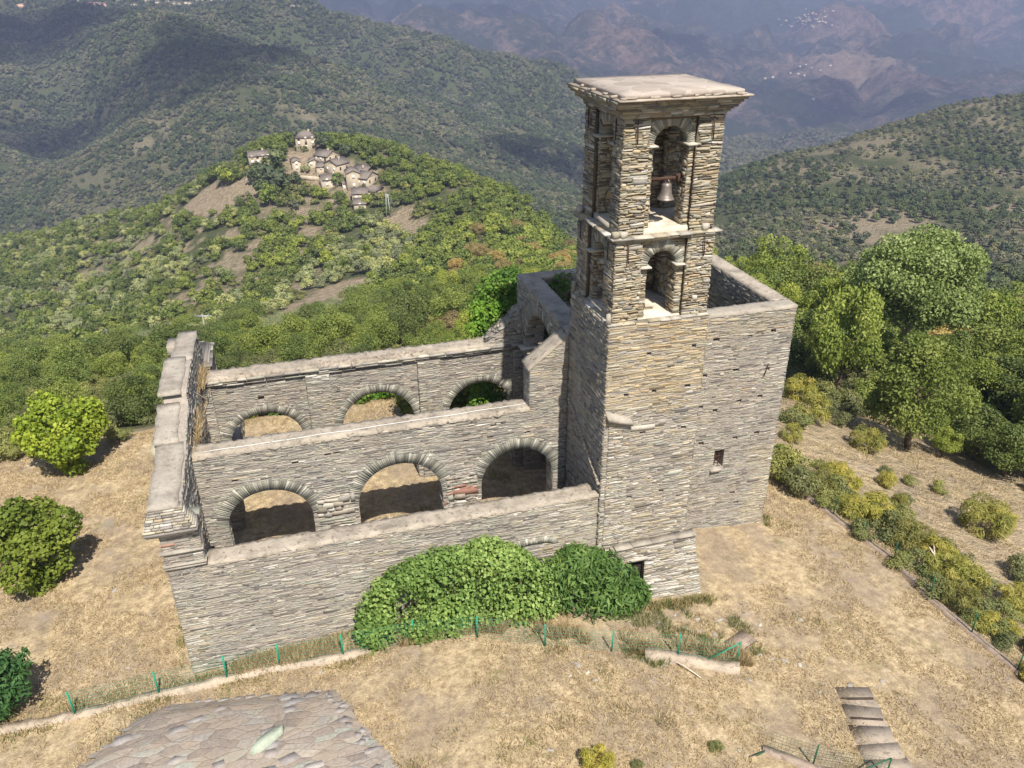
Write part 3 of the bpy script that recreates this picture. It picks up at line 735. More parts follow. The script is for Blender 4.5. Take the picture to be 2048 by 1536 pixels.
# ---- chancel
ZC = 10.08
def chmi(u, z):
    r = random.random(); w = .75 if z > 8.9 else .10
    if u > 5.6+.25*math.sin(z*2) and z < 3: w = .8
    return PALE if r < w*.12 else WARM if r < w else GREY
mb = MB(); X0 = 17.1
wins = [opening(23.95-X0, .26, 2.2, 3.15, 0, 0, .7)]
for px, py in ((1433, 680), (1500, 672), (1547, 662), (1410, 752), (1472, 740), (1478, 802), (1520, 793), (1401, 815), (1430, 822)[:2], (1402, 888), (1470, 876), (1513, 866), (1535, 738)[:2], (1464, 986), (1471, 1005)):
    p = un(px, py, 'Y', 3.94); w = random.uniform(.11, .17)
    if p[0] > 20.4: wins.append(opening(p[0]-X0, w, p[2]-.09, p[2]+.09, 0, 0, .4))
core(mb, (X0, 3.94, 0), X_, -Y_, 9.8, .75, -3., ZC, wins, MORT)
stones(mb, (X0, 3.94, 0), X_, -Y_, 9.8, -2.4, ZC, wins, mif=lambda u, z: chmi(u-3, z), ragged=.03, **FINE)
stones(mb, (26.1, 4.69, 0), -X_, Y_, 9.0, 0, ZC, mif=grey_mix(), **BOLD)
cw = part(mb, 'chancel_wall', church)
mb = MB(); wn = un(1437, 920, 'Y', 3.94)
for z in (2.45, 2.7, 2.95): mb.box(23.70, 24.20, 4.1, 4.13, z, z+.03, RUSTI)
for x in (23.85, 24.05): mb.box(x, x+.03, 4.14, 4.16, 2.2, 3.15, RUSTI)
sub(mb, 'window_grille', cw)
mb = MB(); mb.box(23.55, 24.1, 3.78, 4.1, 2.03, 2.19, COPE2, .03); sub(mb, 'window_sill', cw)
mb = MB(); q0 = un(1537, 727, 'Y', 3.9); q1 = un(1527, 752, 'Y', 3.9); mb.tube([q0-Y_*.03, q1-Y_*.03], [.022, .022], 6); sub(mb, 'wall_tie', cw, [M_RUST])
mb = MB()
ew = [opening(3.6, .38, 6.9, 7.9, .38, .35)]
core(mb, (26.9, 4.65, 0), Y_, X_, 6.75, .8, -3.5, ZC, [dict(ew[0])], MORT)
core_pts = 0
stones(mb, (26.9, 3.94, 0), Y_, X_, 7.46, -3., ZC, [dict(ew[0], uc=4.3)], mif=grey_mix(.3), ragged=.03, **FINE)
stones(mb, (26.1, 11.4, 0), -Y_, -X_, 6.75, 0, ZC, [dict(ew[0], uc=6.75-3.6)], mif=grey_mix(.1), **BOLD)
vouss(mb, (26.1, 11.4, 0), -Y_, -X_, dict(ew[0], uc=6.75-3.6), .3, VOUS)
part(mb, 'chancel_wall', church)
mb = MB()
core(mb, (26.1, 11.4, 0), -X_, Y_, 9.0, .7, -3., ZC, (), MORT)
stones(mb, (26.1, 11.4, 0), -X_, Y_, 9.0, -2.5, ZC, mif=grey_mix(.2), **FINE)
stones(mb, (17.1, 10.7, 0), X_, -Y_, 9.0, 0, ZC, mif=grey_mix(.1), **BOLD)
part(mb, 'chancel_wall', church)
mb = MB(); ca = [opening(11.4-7.62, 2.42, -.5, 6.9, 2.42, .6)]
core(mb, (16.18, 11.4, 0), -Y_, -X_, 7.46, .92, -.6, ZC, ca, MORT)
stones(mb, (16.18, 11.4, 0), -Y_, -X_, 7.46, 0, ZC, ca, mif=grey_mix(.3), **BOLD)
stones(mb, (17.10, 3.94, 0), Y_, X_, 7.46, 0, ZC, [dict(ca[0], uc=7.46-ca[0]['uc'])], mif=grey_mix(.1), **BOLD)
for yy, nn, u_ in ((7.62-2.42, Y_, X_), (7.62+2.42, -Y_, -X_)):
    stones(mb, ((16.18 if u_[0] > 0 else 17.1), yy, 0), u_, nn, .92, 0, 6.6, mif=grey_mix(.2), **FINE)
caw = part(mb, 'chancel_arch_wall', church)
mb = MB(); vouss(mb, (16.18, 11.4, 0), -Y_, -X_, ca[0], .45, VOUS, (.06, .12)); vouss(mb, (17.1, 11.4, 0), -Y_, X_, ca[0], .45, VOUS, (.06, .12))
sub(mb, 'arch_ring', caw)
for sd_ in (0, 1):
    mb = MB()
    for zz, pr, hh in ((6.58, .10, .1), (6.69, .2, .1), (6.80, .28, .1)):
        ya, yb = ((7.62+2.42-pr, 10.6), (4.75, 7.62-2.42+pr))[sd_]
        mb.box(16.18-pr, 17.1+pr*.4, ya, yb, zz, zz+hh, GREY, .015)
    sub(mb, 'cornice', caw)
mb = MB(); J = .02
strip(mb, (17.0, 4.31), (26.91, 4.31), .40, 10.22, 10.2, .15, jit=J, mi=COPE2); strip(mb, (26.5, 4.66), (26.5, 11.42), .42, 10.2, 10.2, .15, jit=J, mi=COPE)
strip(mb, (26.12, 11.06), (16.2, 11.06), .37, 10.2, 10.2, .15, jit=J, mi=COPE2); strip(mb, (16.64, 10.72), (16.64, 4.68), .49, 10.21, 10.22, .15, jit=J, mi=COPE2)
mb.box(16.14, 17.15, 3.9, 4.72, 10.06, 10.215, COPE2, .01)
part(mb, 'coping', church)
# nave floor is the ground itself

# ------------------------------------------------------------------ bell tower
tower = thing('bell_tower', 'tall square slate bell tower with two open arched belfry stages under a flat slab roof', 'bell tower', (18.2, 1.9, -1.))
TX0, TX1, TY0, TY1 = 16.19, 20.14, -.13, 3.86
mb = MB()
def tmi(u, z):
    r = random.random()
    if z > 7.9: k = sst(7.9, 9.0, z+.4*math.sin(u*3)); return OCHR if r < .62*k else WARM if r < .62*k+.3 else GREY
    if u > 3.4 or z < 3.6: return PALE if r < .25 else WARM if r < .75 else GREY
    return WARM if r < .25 else PALE if r < .32 else GREY
tp_ = []
for px, py in ((1298, 708), (1388, 692), (1252, 791), (1308, 783), (1375, 772), (1285, 866), (1367, 855), (1258, 995), (1322, 982)):
    p = un(px, py, 'Y', TY0); tp_.append(opening(p[0]-TX0, random.uniform(.09, .14), p[2]-.07, p[2]+.07, 0, 0, .4))
core(mb, (TX0, TY0, 0), X_, -Y_, TX1-TX0, TY1-TY0, -2.2, 12.05, tp_, MORT)
stones(mb, (TX0, TY0, 0), X_, -Y_, TX1-TX0, -2., 12.05, tp_, mif=tmi, ragged=.03, h=(.04, .10), l=(.15, .55), gap=.006, relief=(.002, .014), jz=.012)
stones(mb, (TX0, TY1, 0), -Y_, -X_, TY1-TY0, 0, 12.05, [opening(1.0, .12, 8.3, 8.5, 0)], mif=lambda u, z: (WARM if random.random() < .5 else GREY) if z > 8 else (GREY if random.random() < .85 else WARM), ragged=.03, **BOLD)
stones(mb, (TX1, TY0, 0), Y_, X_, TY1-TY0, -2.2, 12.05, mif=tmi, ragged=.03, **FINE)
stones(mb, (TX1, TY1, 0), -X_, Y_, TX1-TX0, 10.2, 12.05, mif=tmi, ragged=.03, **FINE)
shaft = part(mb, 'shaft', tower)
# old lean-to roof scar on the west face
mb = MB()
a = np.array([16.13, 3.6, 7.35]); b = np.array([16.13, -.1, 5.35])
for i in range(26):
    k = (i+.5)/26; c = a+(b-a)*k+rng.uniform(-.02, .02, 3); d = (b-a)/np.linalg.norm(b-a)
    mb.obox(c, d*.075, (.07, 0, 0), np.cross(d, X_)*random.uniform(.03, .07), COPE, .015)
sub(mb, 'roof_scar', shaft)
# pilaster with a sloping cap on the front left corner
mb = MB(); pt_ = lambda u: 8.62-.35*u
core(mb, (16.42, -.15, 0), X_, -Y_, .85, .3, 1.0, 8.4, (), MORT, top=lambda u: pt_(u)-.1)
stones(mb, (16.40, -.17, 0), X_, -Y_, .86, 2.0, 8.4, mif=lambda u, z: PALE if random.random() < .35 else WARM if random.random() < .5 else GREY, ragged=.03, top=lambda u: pt_(u)-.08, **FINE)
pil = part(mb, 'corner_pilaster', tower)
mb = MB(); P8 = [(16.3, -.36, 8.30), (17.3, -.36, 7.98), (17.3, .06, 8.18), (16.2, .06, 8.55), (16.25, -.34, 8.48), (17.25, -.34, 8.16), (17.2, .06, 8.42), (16.2, .06, 8.86)]
mb.hexa(np.array(P8)+rng.uniform(-.02, .02, (8, 3)), COPE2); sub(mb, 'cap_stone', pil)

def stage(x0, x1, y0, y1, z0, z1, ow, zsill, zs, rise, name, mat):
    st = MB(); t = .78; rec = .17
    xc, yc = (x0+x1)/2, (y0+y1)/2; owx = ow; owy = ow
    def face(O, U, N, L, uc):
        o = [opening(uc, ow, zsill, zs, rise, .42)]
        hole = [opening(.55, .13, z0+(z1-z0)*.55, z0+(z1-z0)*.55+.16, 0, 0, .5), opening(.52, .14, zs+.25, zs+.43, 0, 0, .5)] if mat == 'hi' else [opening(.62, .12, zs+.1, zs+.26, 0, 0, .5)]
        N = np.asarray(N, float); O = np.asarray(O, float)
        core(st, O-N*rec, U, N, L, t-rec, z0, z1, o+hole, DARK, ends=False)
        offf = lambda u: 0. if (u < uc-.86 or u > uc+.86) else -rec
        def mf(u, z):
            r = random.random(); return OCHR if r < .22 else WARM if r < .82 else PALE if r < .9 else GREY
        stones(st, O, U, N, L, z0, z1, o+hole, mif=mf, off=offf, ragged=.025, h=(.042, .11), l=(.15, .5), gap=.011, relief=(.003, .026), jz=.016, splits=(uc-.86, uc+.86))
        # give the pilasters depth behind their stones
        for ua, ub in ((0, uc-.86), (uc+.86, L)):
            mid = O+np.asarray(U, float)*(ua+ub)/2-N*rec/2+np.array([0, 0, (z0+z1)/2])
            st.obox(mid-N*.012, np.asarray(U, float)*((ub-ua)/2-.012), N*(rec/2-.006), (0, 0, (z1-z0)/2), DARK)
        # jamb and inner faces
        for sgn in (-1, 1):
            jo = O+np.asarray(U, float)*(uc+sgn*ow)-N*(rec if sgn > 0 else t)
            stones(st, jo, -N if sgn > 0 else N, np.asarray(U, float)*-sgn, t-rec, zsill, zs, mif=mf, h=(.06, .14), l=(.16, .4), gap=.02, relief=(.005, .03), jz=.015)
        stones(st, O-N*t+np.asarray(U, float)*(L-t), -np.asarray(U, float), -N, L-2*t, z0, z1, [opening(L-t-uc, ow, zsill, zs, rise, .1)], mif=mf, h=(.08, .16), l=(.2, .5), gap=.02, relief=(.01, .05), jz=.02)
        return o[0], offf
    faces = []
    Lx, Ly = x1-x0, y1-y0
    faces.append(((x0, y0, 0), X_, -Y_, Lx, Lx/2)); faces.append(((x1, y1, 0), -X_, Y_, Lx, Lx/2))
    faces.append(((x0, y1, 0), -Y_, -X_, Ly, Ly/2)); faces.append(((x1, y0, 0), Y_, X_, Ly, Ly/2))
    ops = [face(*f) for f in faces]
    so = part(st, name, tower)
    for f, (o, _) in zip(faces, ops):
        rb = MB(); vouss(rb, np.asarray(f[0])-f[2]*rec, f[1], f[2], o, .55, VOUS, (.045, .085), .08, .06)
        sub(rb, 'arch_ring', so)
        for sgn in (-1, 1):
            ib = MB(); c = np.asarray(f[0], float)+f[1]*(o['uc']+sgn*(ow+.10))-f[2]*(rec+.2)+np.array([0, 0, zs-.03])
            ib.obox(c, f[1]*.20, f[2]*.40, (0, 0, .035), PALE, .012); sub(ib, 'impost_slab', so)
    fb = MB(); fb.box(x0+.1, x1-.1, y0+.1, y1-.1, z0-.1, zsill+.012, FLOOR); sub(fb, 'floor_slab', so)
    for u in (.42, Lx-.42):
        for zz in ((z1-.05,) if mat == 'hi' else (z1+.0, z0+.1)):
            tb = MB(); tb.tube([(x0+u+.02, y0-.10, zz-.75), (x0+u, y0-.10, zz)], [.022, .022], 6); sub(tb, 'wall_tie', so, [M_RUST])
    for v in (.5, Ly-.5):
        tb = MB(); tb.tube([(x0-.09, y0+v, z1-.75), (x0-.09, y0+v, z1-.05)], [.022, .022], 6); sub(tb, 'wall_tie', so, [M_RUST])
    return so
st2 = stage(16.38, 20.23-.1, .10, 3.80, 12.05, 15.12, .58, 12.15, 14.12, .52, 'belfry_stage', 'lo')
st3 = stage(16.50, 20.08, .20, 3.70, 15.2, 19.2, .65, 15.46, 18.28, .60, 'belfry_stage', 'hi')
st2['label'] = 'lower belfry stage'; st3['label'] = 'upper belfry stage with the bell'
# ledges
def ledge(name, x0, x1, y0, y1, z, th, ov, par):
    mb = MB()
    for lay in range(3):
        o = ov*(lay+1)/3
        for (ax, a0, a1, fx) in (('x', x0-o, x1+o, y0-o), ('x', x0-o, x1+o, y1+o), ('y', y0-o, y1+o, x0-o), ('y', y0-o, y1+o, x1+o)):
            p = a0
            while p < a1-.02:
                q = min(a1, p+random.uniform(.3, .8)); e = random.uniform(-.05, .05); zz = z-th*(3-lay)+.0; w = .5
                s = 1 if fx in (y0-o, x0-o) else -1
                lo, hi = sorted((fx+e, fx+s*w))
                if ax == 'x': mb.box(p+.006, q-.006, lo, hi, zz, zz+th*.92, PALE if random.random() < .5 else WARM, .014)
                else: mb.box(lo, hi, p+.006, q-.006, zz, zz+th*.92, PALE if random.random() < .5 else WARM, .014)
                p = q
    return part(mb, name, par)
ledge('ledge', 16.42, 20.10, .14, 3.75, 15.28, .06, .2, tower)
ledge('ledge', 16.30, 20.06, .0, 3.78, 12.13, .05, .10, tower)
mb = MB()
for x, y in ((16.35, .12), (19.75, .16), (16.36, 3.6), (16.62, .1)):
    mb = MB(); mb.obox((x, y, 15.40), (.11, .03, 0), (-.02, .1, 0), (0, 0, .12), random.choice([PALE, WARM]), .03); part(mb, 'loose_stone', tower)
for x, y in ((16.22, .05), (16.2, 3.65)):
    mb = MB(); mb.obox((x, y, 12.32), (.08, .0, 0), (0, .05, 0), (0, 0, .22), GREY, .03); part(mb, 'loose_stone', tower)
# cornice under the roof
mb = MB(); nl = 7
for i in range(nl):
    k = i/(nl-1); o = .06+.46*k**1.25 if i not in (3,) else .30
    z = 19.20+.084*i
    for (ax, a0, a1, fx, s) in (('x', 16.5-o, 20.08+o, .2-o, 1), ('x', 16.5-o, 20.08+o, 3.7+o, -1), ('y', .2-o, 3.7+o, 16.5-o, 1), ('y', .2-o, 3.7+o, 20.08+o, -1)):
        p = a0
        while p < a1-.02:
            q = min(a1, p+random.uniform(.25, .75)); e = random.uniform(-.045, .045)
            lo, hi = sorted((fx+e, fx+s*(o+.4)))
            m_ = random.choice([WARM, WARM, GREY, PALE])
            if ax == 'x': mb.box(p+.006, q-.006, lo, hi, z, z+.078, m_, .012)
            else: mb.box(lo, hi, p+.006, q-.006, z, z+.078, m_, .012)
            p = q
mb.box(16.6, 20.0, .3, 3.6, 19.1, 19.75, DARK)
part(mb, 'cornice', tower)
# roof slabs
M_ROOFS = concrete_mat('roof_slab_stone', lin(160, 148, 134), .4)
def flag_mat():
    t = NT('roof_flagstones'); v = t.n('ShaderNodeTexVoronoi', feature='DISTANCE_TO_EDGE'); v.inputs['Scale'].default_value = 1.5
    nz = t.noise(3., 4, .6); mp = t.mix(.10, t.pos(), t.n('ShaderNodeTexNoise').outputs['Color']); t.l(mp, v.inputs['Vector'])
    v2 = t.n('ShaderNodeTexVoronoi'); v2.inputs['Scale'].default_value = 1.5; t.l(mp, v2.inputs['Vector'])
    a = t.ramp(v2.outputs['Color'], [(0, lin(136, 126, 116)), (.5, lin(154, 142, 131)), (1, lin(168, 157, 146))])
    b = t.noise(20, 5, .7); a = t.mix(.4, a, t.ramp(b, [(.3, (.75, .74, .73)), (.65, (1.1, 1.1, 1.1))]), 'MULTIPLY')
    a = t.mix(t.math('MULTIPLY', t.rampf(v.outputs['Distance'], .05, .01), .55), a, lin(172, 164, 152))
    t.col(a); t.bump(b, .4, .02); return t.m
M_FLAG = flag_mat()
mb = MB()
def slab(mb, x0, x1, y0, y1, z0, z1, n=10, j=.03, mi=0, crown=0.):
    V = []; F = []
    per = [(x0+(x1-x0)*k/n, y0) for k in range(n)]+[(x1, y0+(y1-y0)*k/n) for k in range(n)]+[(x1-(x1-x0)*k/n, y1) for k in range(n)]+[(x0, y1-(y1-y0)*k/n) for k in range(n)]
    N_ = len(per); cx, cy = (x0+x1)/2, (y0+y1)/2
    for (x, y) in per:
        e = rng.uniform(-j, j, 2); V.append((x+e[0], y+e[1], z0)); V.append((x+e[0], y+e[1], z1+rng.uniform(-j, j)*.3))
    for (x, y) in per: V.append((cx+(x-cx)*.6, cy+(y-cy)*.6, z1+crown*.6+rng.uniform(-j, j)*.3))
    V.append((cx, cy, z1+crown)); V.append((cx, cy, z0))
    for i in range(N_):
        k = (i+1) % N_
        F += [(2*i, 2*k, 2*k+1, 2*i+1), (2*i+1, 2*k+1, 2*N_+k, 2*N_+i), (2*N_+i, 2*N_+k, 3*N_), (2*k, 2*i, 3*N_+1)]
    mb.add(V, F, mi)
slab(mb, 15.98, 20.66, -.48, 4.3, 19.80, 19.86, 12, .04, 0)
slab(mb, 16.17, 20.44, -.30, 4.18, 19.865, 20.02, 12, .03, 1, .07)
for i in range(18):
    x = random.uniform(16.2, 20.4); y = random.choice([-.33, -.36, random.uniform(0, 4)]); 
    if y > -.1: x = 16.1
    mb.obox((x, y, 19.90), (random.uniform(.05, .18), .03, 0), (-.02, random.uniform(.04, .08), 0), (0, 0, .035), 0, .02)
part(mb, 'roof_slab', tower, [M_ROOFS, M_FLAG])

# bell
def bell(loc, r, label):
    b = thing('bell', label, 'bell', loc)
    mb = MB(); prof = [(r*1.0, 0), (r*1.02, .02*r), (r*.98, .10*r), (r*.84, .30*r), (r*.70, .65*r), (r*.62, 1.1*r), (r*.58, 1.5*r), (r*.55, 1.72*r), (r*.45, 1.86*r), (r*.2, 1.93*r), (.001, 1.94*r)]
    mb.lathe(prof, (0, 0, 0), 28); mb.lathe([(r*.95, .0), (r*.78, .3*r), (r*.55, 1.0*r), (r*.5, 1.6*r), (.001, 1.7*r)], (0, 0, .004), 28)
    for zz in (.28, 1.55): mb.lathe([(r*(.86 if zz < 1 else .585), zz*r-.01), (r*(.875 if zz < 1 else .60), zz*r), (r*(.855 if zz < 1 else .58), zz*r+.012)], (0, 0, 0), 28)
    mb.build('bell_body', [M_BRONZE], b, True)
    mb = MB()
    for k in range(4):
        a = k*PI/2+.4; mb.tube([(.5*r*.5*math.cos(a), .5*r*.5*math.sin(a), 1.9*r), (.3*r*math.cos(a), .3*r*math.sin(a), 2.15*r), (.08*r*math.cos(a), .08*r*math.sin(a), 2.35*r)], [.02, .02, .018], 6)
    mb.build('crown_loop', [M_BRONZE], b)
    mb = MB(); mb.tube([(0, 0, 1.6*r), (0, 0, .25*r)], [.015, .02], 6); mb.lathe([(.001, .12*r), (.14*r, .2*r), (.001, .36*r)], (0, 0, 0), 10); mb.build('clapper', [M_RUST], b)
    mb = MB(); mb.box(-.62, .62, -.05, .05, 2.3*r, 2.3*r+.07, 0); mb.box(-.62, .62, -.06, -.045, 2.3*r-.03, 2.3*r+.10, 0); mb.box(.36, .44, -.12, .05, 2.3*r-.16, 2.3*r+.16, 0)
    mb.box(.30, .50, -.10, .0, 2.3*r+.07, 2.3*r+.18, 0)
    for x in (-.12, -.04, .05, .13): mb.tube([(x, -.06, 1.95*r), (x, -.06, 2.3*r+.14)], [.012, .012], 6)
    mb.build('headstock', [M_RUST], b)
    return b
pb = un(1331, 398, 'Y', .75)
bell((pb[0], .75, pb[2]), .30, 'bronze bell hanging from a rusty headstock in the front opening of the belfry')

# ------------------------------------------------------------------ buttress with a small doorway at the tower foot
butt = thing('stone_buttress', 'pale battered stone buttress with a dark doorway at the foot of the bell tower', 'buttress', (18.8, -.4, -1.))
mb = MB(); bt = 2.16
dro = [opening(17.85-16.7, .36, -1.6, 1.45, 0, 0)]
def bat(V):      # batter: push the face out and the right end sideways with depth below the top
    return V
core(mb, (16.7, -.46, 0), X_, -Y_, 3.75, .34, -1.8, bt, dro, MORT)
stones(mb, (16.7, -.46, 0), X_, -Y_, 3.75, -1.6, bt, dro, mif=lambda u, z: PALE if random.random() < .55 else WARM if random.random() < .6 else GREY, ragged=.02, h=(.05, .11), l=(.16, .5), gap=.008, relief=(.004, .025), jz=.01)
stones(mb, (20.45, -.46, 0), Y_, X_, .34, -1.6, bt, mif=grey_mix(.5, .3), **FINE)
for a_ in range(len(mb.v)):
    V = mb.v[a_]; dz = np.clip((bt-V[:, 2])/3.3, 0, 1.2)
    V[:, 0] += np.clip((V[:, 0]-18.3)/2.15, 0, 1.1)*dz*.62; V[:, 1] -= dz*.10*(V[:, 1] < -.2)
bm_ = part(mb, 'wall', butt)
mb = MB()
for x0, x1 in ((16.85, 17.6), (17.62, 18.5), (18.52, 19.6), (19.62, 20.5)):
    mb.box(x0, x1, -.52+rng.uniform(-.02, .02), -.10, 2.17, 2.25, 0 if x0 != 19.0 else 0, .012)
part(mb, 'coping', butt, [M_COPE2])
mb = MB(); mb.box(17.4, 18.3, -.56, -.2, 1.46, 1.60, 0, .015); part(mb, 'door_lintel', butt, [M_PALE])
mb = MB(); mb.box(17.42, 18.25, -.22, -.18, -1.5, 1.5, 0); part(mb, 'painted_doorway_dark', butt, [M_VOID])  # dark sheet painting the shade inside the doorway opening

# ------------------------------------------------------------------ cable on the nave wall
mb = MB(); cp = []
for i in range(24):
    k = i/23; cp.append((1.3+13.1*k, 4.12+.14*k+.015*math.sin(i*1.7), 7.0+.008*math.sin(i)))
mb.tube(cp, [.009]*24, 6); tag(mb.build('cable', [M_CABLE]), 'thin white cable laid along the coping of the near nave wall', 'cable')

exec_veg = True
# ------------------------------------------------------------------ foliage
def leaves(blobs, n, ls, asp=.6, inner=.2, seed=1, up_b=.35, droop=0., zmin=None, jn=.5, cen=None):
    """leaf quads over a list of blobs (x,y,z,rx,ry,rz); returns verts, quads, tint"""
    r = np.random.default_rng(seed); B = np.asarray(blobs, float)
    wgt = (B[:, 3]*B[:, 4]+B[:, 3]*B[:, 5]+B[:, 4]*B[:, 5]); wgt /= wgt.sum()
    bi = r.choice(len(B), n, p=wgt)
    d = r.normal(size=(n, 3)); cen = B[:, :3].mean(0) if cen is None else np.asarray(cen, float)
    oc = B[bi, :3]-cen; oc /= (np.linalg.norm(oc, axis=1, keepdims=True)+1e-6)
    d = d/np.linalg.norm(d, axis=1, keepdims=True)+oc*.35+np.array([0, 0, up_b*.6]); d /= np.linalg.norm(d, axis=1, keepdims=True)
    rad = np.where(r.random(n) < inner, r.uniform(.35, .85, n), r.uniform(.78, 1.14, n))
    P = B[bi, :3]+d*B[bi, 3:6]*rad[:, None]
    if zmin is not None: P[:, 2] = np.maximum(P[:, 2], zmin+r.random(n)*.15)
    N = d+r.normal(size=(n, 3))*jn+np.array([0, 0, up_b]); N /= np.linalg.norm(N, axis=1, keepdims=True)
    A = r.normal(size=(n, 3)); A = A+np.array([0, 0, -droop])+d*droop*.8; A -= N*(A*N).sum(1, keepdims=True); A /= np.linalg.norm(A, axis=1, keepdims=True)
    Bv = np.cross(N, A); s = (ls*r.uniform(.6, 1.35, n))[:, None]
    V = np.stack([P-A*s*.5, P+Bv*s*.5*asp-A*s*.08, P+A*s*.55, P-Bv*s*.5*asp-A*s*.08], 1).reshape(-1, 3)
    tb = r.random(len(B)); tint = np.clip(tb[bi]*.5+r.random(n)*.5, 0, 1)
    return V, np.arange(4*n).reshape(n, 4), np.repeat(tint, 4)

def crown_blobs(rx, rz, zc, nb, seed, br=(.30, .46), flat=.0):
    r = np.random.default_rng(seed); out = []
    for i in range(nb):
        d = r.normal(size=3); d /= np.linalg.norm(d)
        if d[2] < -.55: d[2] *= .75
        q = r.uniform(.45, .78); b = r.uniform(*br)
        k = 1.-flat*max(0, d[2])
        out.append((d[0]*rx*q, d[1]*rx*q, zc+d[2]*rz*q*k, rx*b, rx*b, rz*b*r.uniform(.8, 1.1)))
    return out
def trunk_mb(h, r0, limbs, seed, spread=1.2, lean=0.):
    rr = random.Random(seed); mb = MB(); pts = []; rad = []
    for i in range(6):
        k = i/5; pts.append((lean*h*k+rr.uniform(-.04, .04)*h, rr.uniform(-.04, .04)*h, h*k-.3)); rad.append(r0*(1.15-.75*k))
    mb.tube(pts, rad, 8)
    for j in range(limbs):
        k = rr.uniform(.45, .95); b = np.array(pts[min(5, int(k*5))]); a = rr.uniform(0, 2*PI); L_ = spread*rr.uniform(.6, 1.1)
        m = b+np.array([math.cos(a)*L_*.5, math.sin(a)*L_*.5, L_*.45]); e = b+np.array([math.cos(a)*L_, math.sin(a)*L_, L_*.95])
        mb.tube([b, m, e], [r0*.42, r0*.3, r0*.1], 6)
    return mb
PROTO = {}
def proto(key, name, mat, bark, rx, rz, zc, nb, nl, ls, asp=.6, th=2., tr=.16, limbs=4, seed=1, br=(.30, .46), extra=(), **kw):
    """crown and trunk meshes of one kind of tree, unit = metres"""
    V, Q_, T_ = leaves(crown_blobs(rx, rz, zc, nb, seed, br)+list(extra), nl, ls, asp, seed=seed+100, cen=(0, 0, zc-.4*rz), **kw)
    co_ = mesh_np('crown', V, Q_, mat, {'tint': T_}); tm = trunk_mb(th, tr, limbs, seed, rx*.6).build('trunk', bark)
    PROTO[key] = dict(name=name, crown=co_.data, trunk=tm.data, rx=rx, h=zc+rz)
    bpy.data.objects.remove(co_); bpy.data.objects.remove(tm)
def tree(key, x, y, s, label, group=None, cat='tree', rz=None, z=None, sz=None, trunk=True, name=None):
    p = PROTO[key]; z = gz(x, y) if z is None else z
    t = thing(name or p['name'], label, cat, (x, y, z-.05), random.uniform(0, 2*PI) if rz is None else rz, group)
    t.scale = (s, s, s*(sz or random.uniform(.9, 1.12)))
    c = bpy.data.objects.new('crown' if cat == 'tree' else 'foliage', p['crown']); COL.objects.link(c); c.parent = t
    if trunk:
        k = bpy.data.objects.new('trunk' if cat == 'tree' else 'stem', p['trunk']); COL.objects.link(k); k.parent = t
    return t
for i in range(3):
    proto('oak%d' % i, 'holm_oak', L_OAK, M_BARK, 2.7, 2.4, 3.3, 22, 7500, .215, th=3., seed=10+i, jn=.75)
    proto('chest%d' % i, 'chestnut_tree', L_CHEST, M_BARK, 2.8, 2.6, 3.6, 26, 7500, .215, th=3.2, seed=20+i, br=(.24, .38), jn=.75)
proto('brown0', 'drying_chestnut_tree', L_BROWN, M_BARKP, 2.6, 2.3, 3.3, 26, 6500, .20, th=3.2, seed=31, br=(.2, .34))
proto('olive0', 'olive_tree', L_OLIVE, M_BARKP, 2.5, 2.1, 3.0, 20, 7500, .19, .4, th=2.8, seed=41)
proto('olive1', 'olive_tree', L_OLIVE, M_BARKP, 2.5, 2.2, 3.0, 20, 7500, .19, .4, th=2.8, seed=42)
proto('maq0', 'maquis_bush', L_MAQ, M_BARK, 1.5, 1.1, 1.0, 12, 2200, .16, th=.8, tr=.05, seed=51)
proto('maq1', 'maquis_bush', L_MAQ, M_BARK, 1.5, 1.2, 1.0, 12, 2200, .16, th=.8, tr=.05, seed=52)
proto('broom0', 'broom_bush', L_BROOM, M_BARK, 1.3, 1.0, .85, 22, 2600, .30, .16, th=.6, tr=.04, seed=61, br=(.22, .4), droop=-1.2)
proto('broom1', 'broom_bush', L_BROOM, M_BARK, 1.3, 1.1, .9, 22, 2600, .30, .16, th=.6, tr=.04, seed=62, br=(.22, .4), droop=-1.2)
proto('lime0', 'lime_tree', L_LIME, M_BARK, 2.6, 2.5, 2.9, 36, 7500, .24, .8, th=2.4, tr=.13, seed=71, br=(.22, .34), jn=.9, extra=[(.3, -.2, .4, .8, .7, .5), (-.4, .3, .5, .7, .7, .5), (.2, .2, 1.0, .8, .8, .5)])
proto('lime1', 'lime_tree', L_LIME, M_BARK, 2.6, 2.6, 2.9, 24, 7500, .24, .8, th=2.4, tr=.13, seed=75, br=(.2, .36), jn=.9, extra=[(.3, -.2, .4, .8, .7, .5), (-.4, .3, .5, .7, .7, .5), (.2, .2, 1.0, .8, .8, .5)])
proto('pop', 'poplar_tree', L_POP, M_BARKP, 4.2, 3.6, 8.2, 70, 40000, .175, .8, inner=.3, th=8., tr=.22, limbs=9, seed=81, br=(.20, .32), jn=1.1)
proto('big', 'chestnut_tree', L_CHEST, M_BARK, 3.8, 4.2, 4.5, 54, 20000, .21, .65, inner=.3, th=5., tr=.24, limbs=6, seed=91, br=(.17, .30), jn=1.)
proto('bigoak', 'holm_oak', L_OAK, M_BARK, 3.6, 3.8, 4.6, 48, 18000, .21, .65, inner=.3, th=4.6, tr=.24, limbs=6, seed=92, br=(.18, .32), jn=1.)
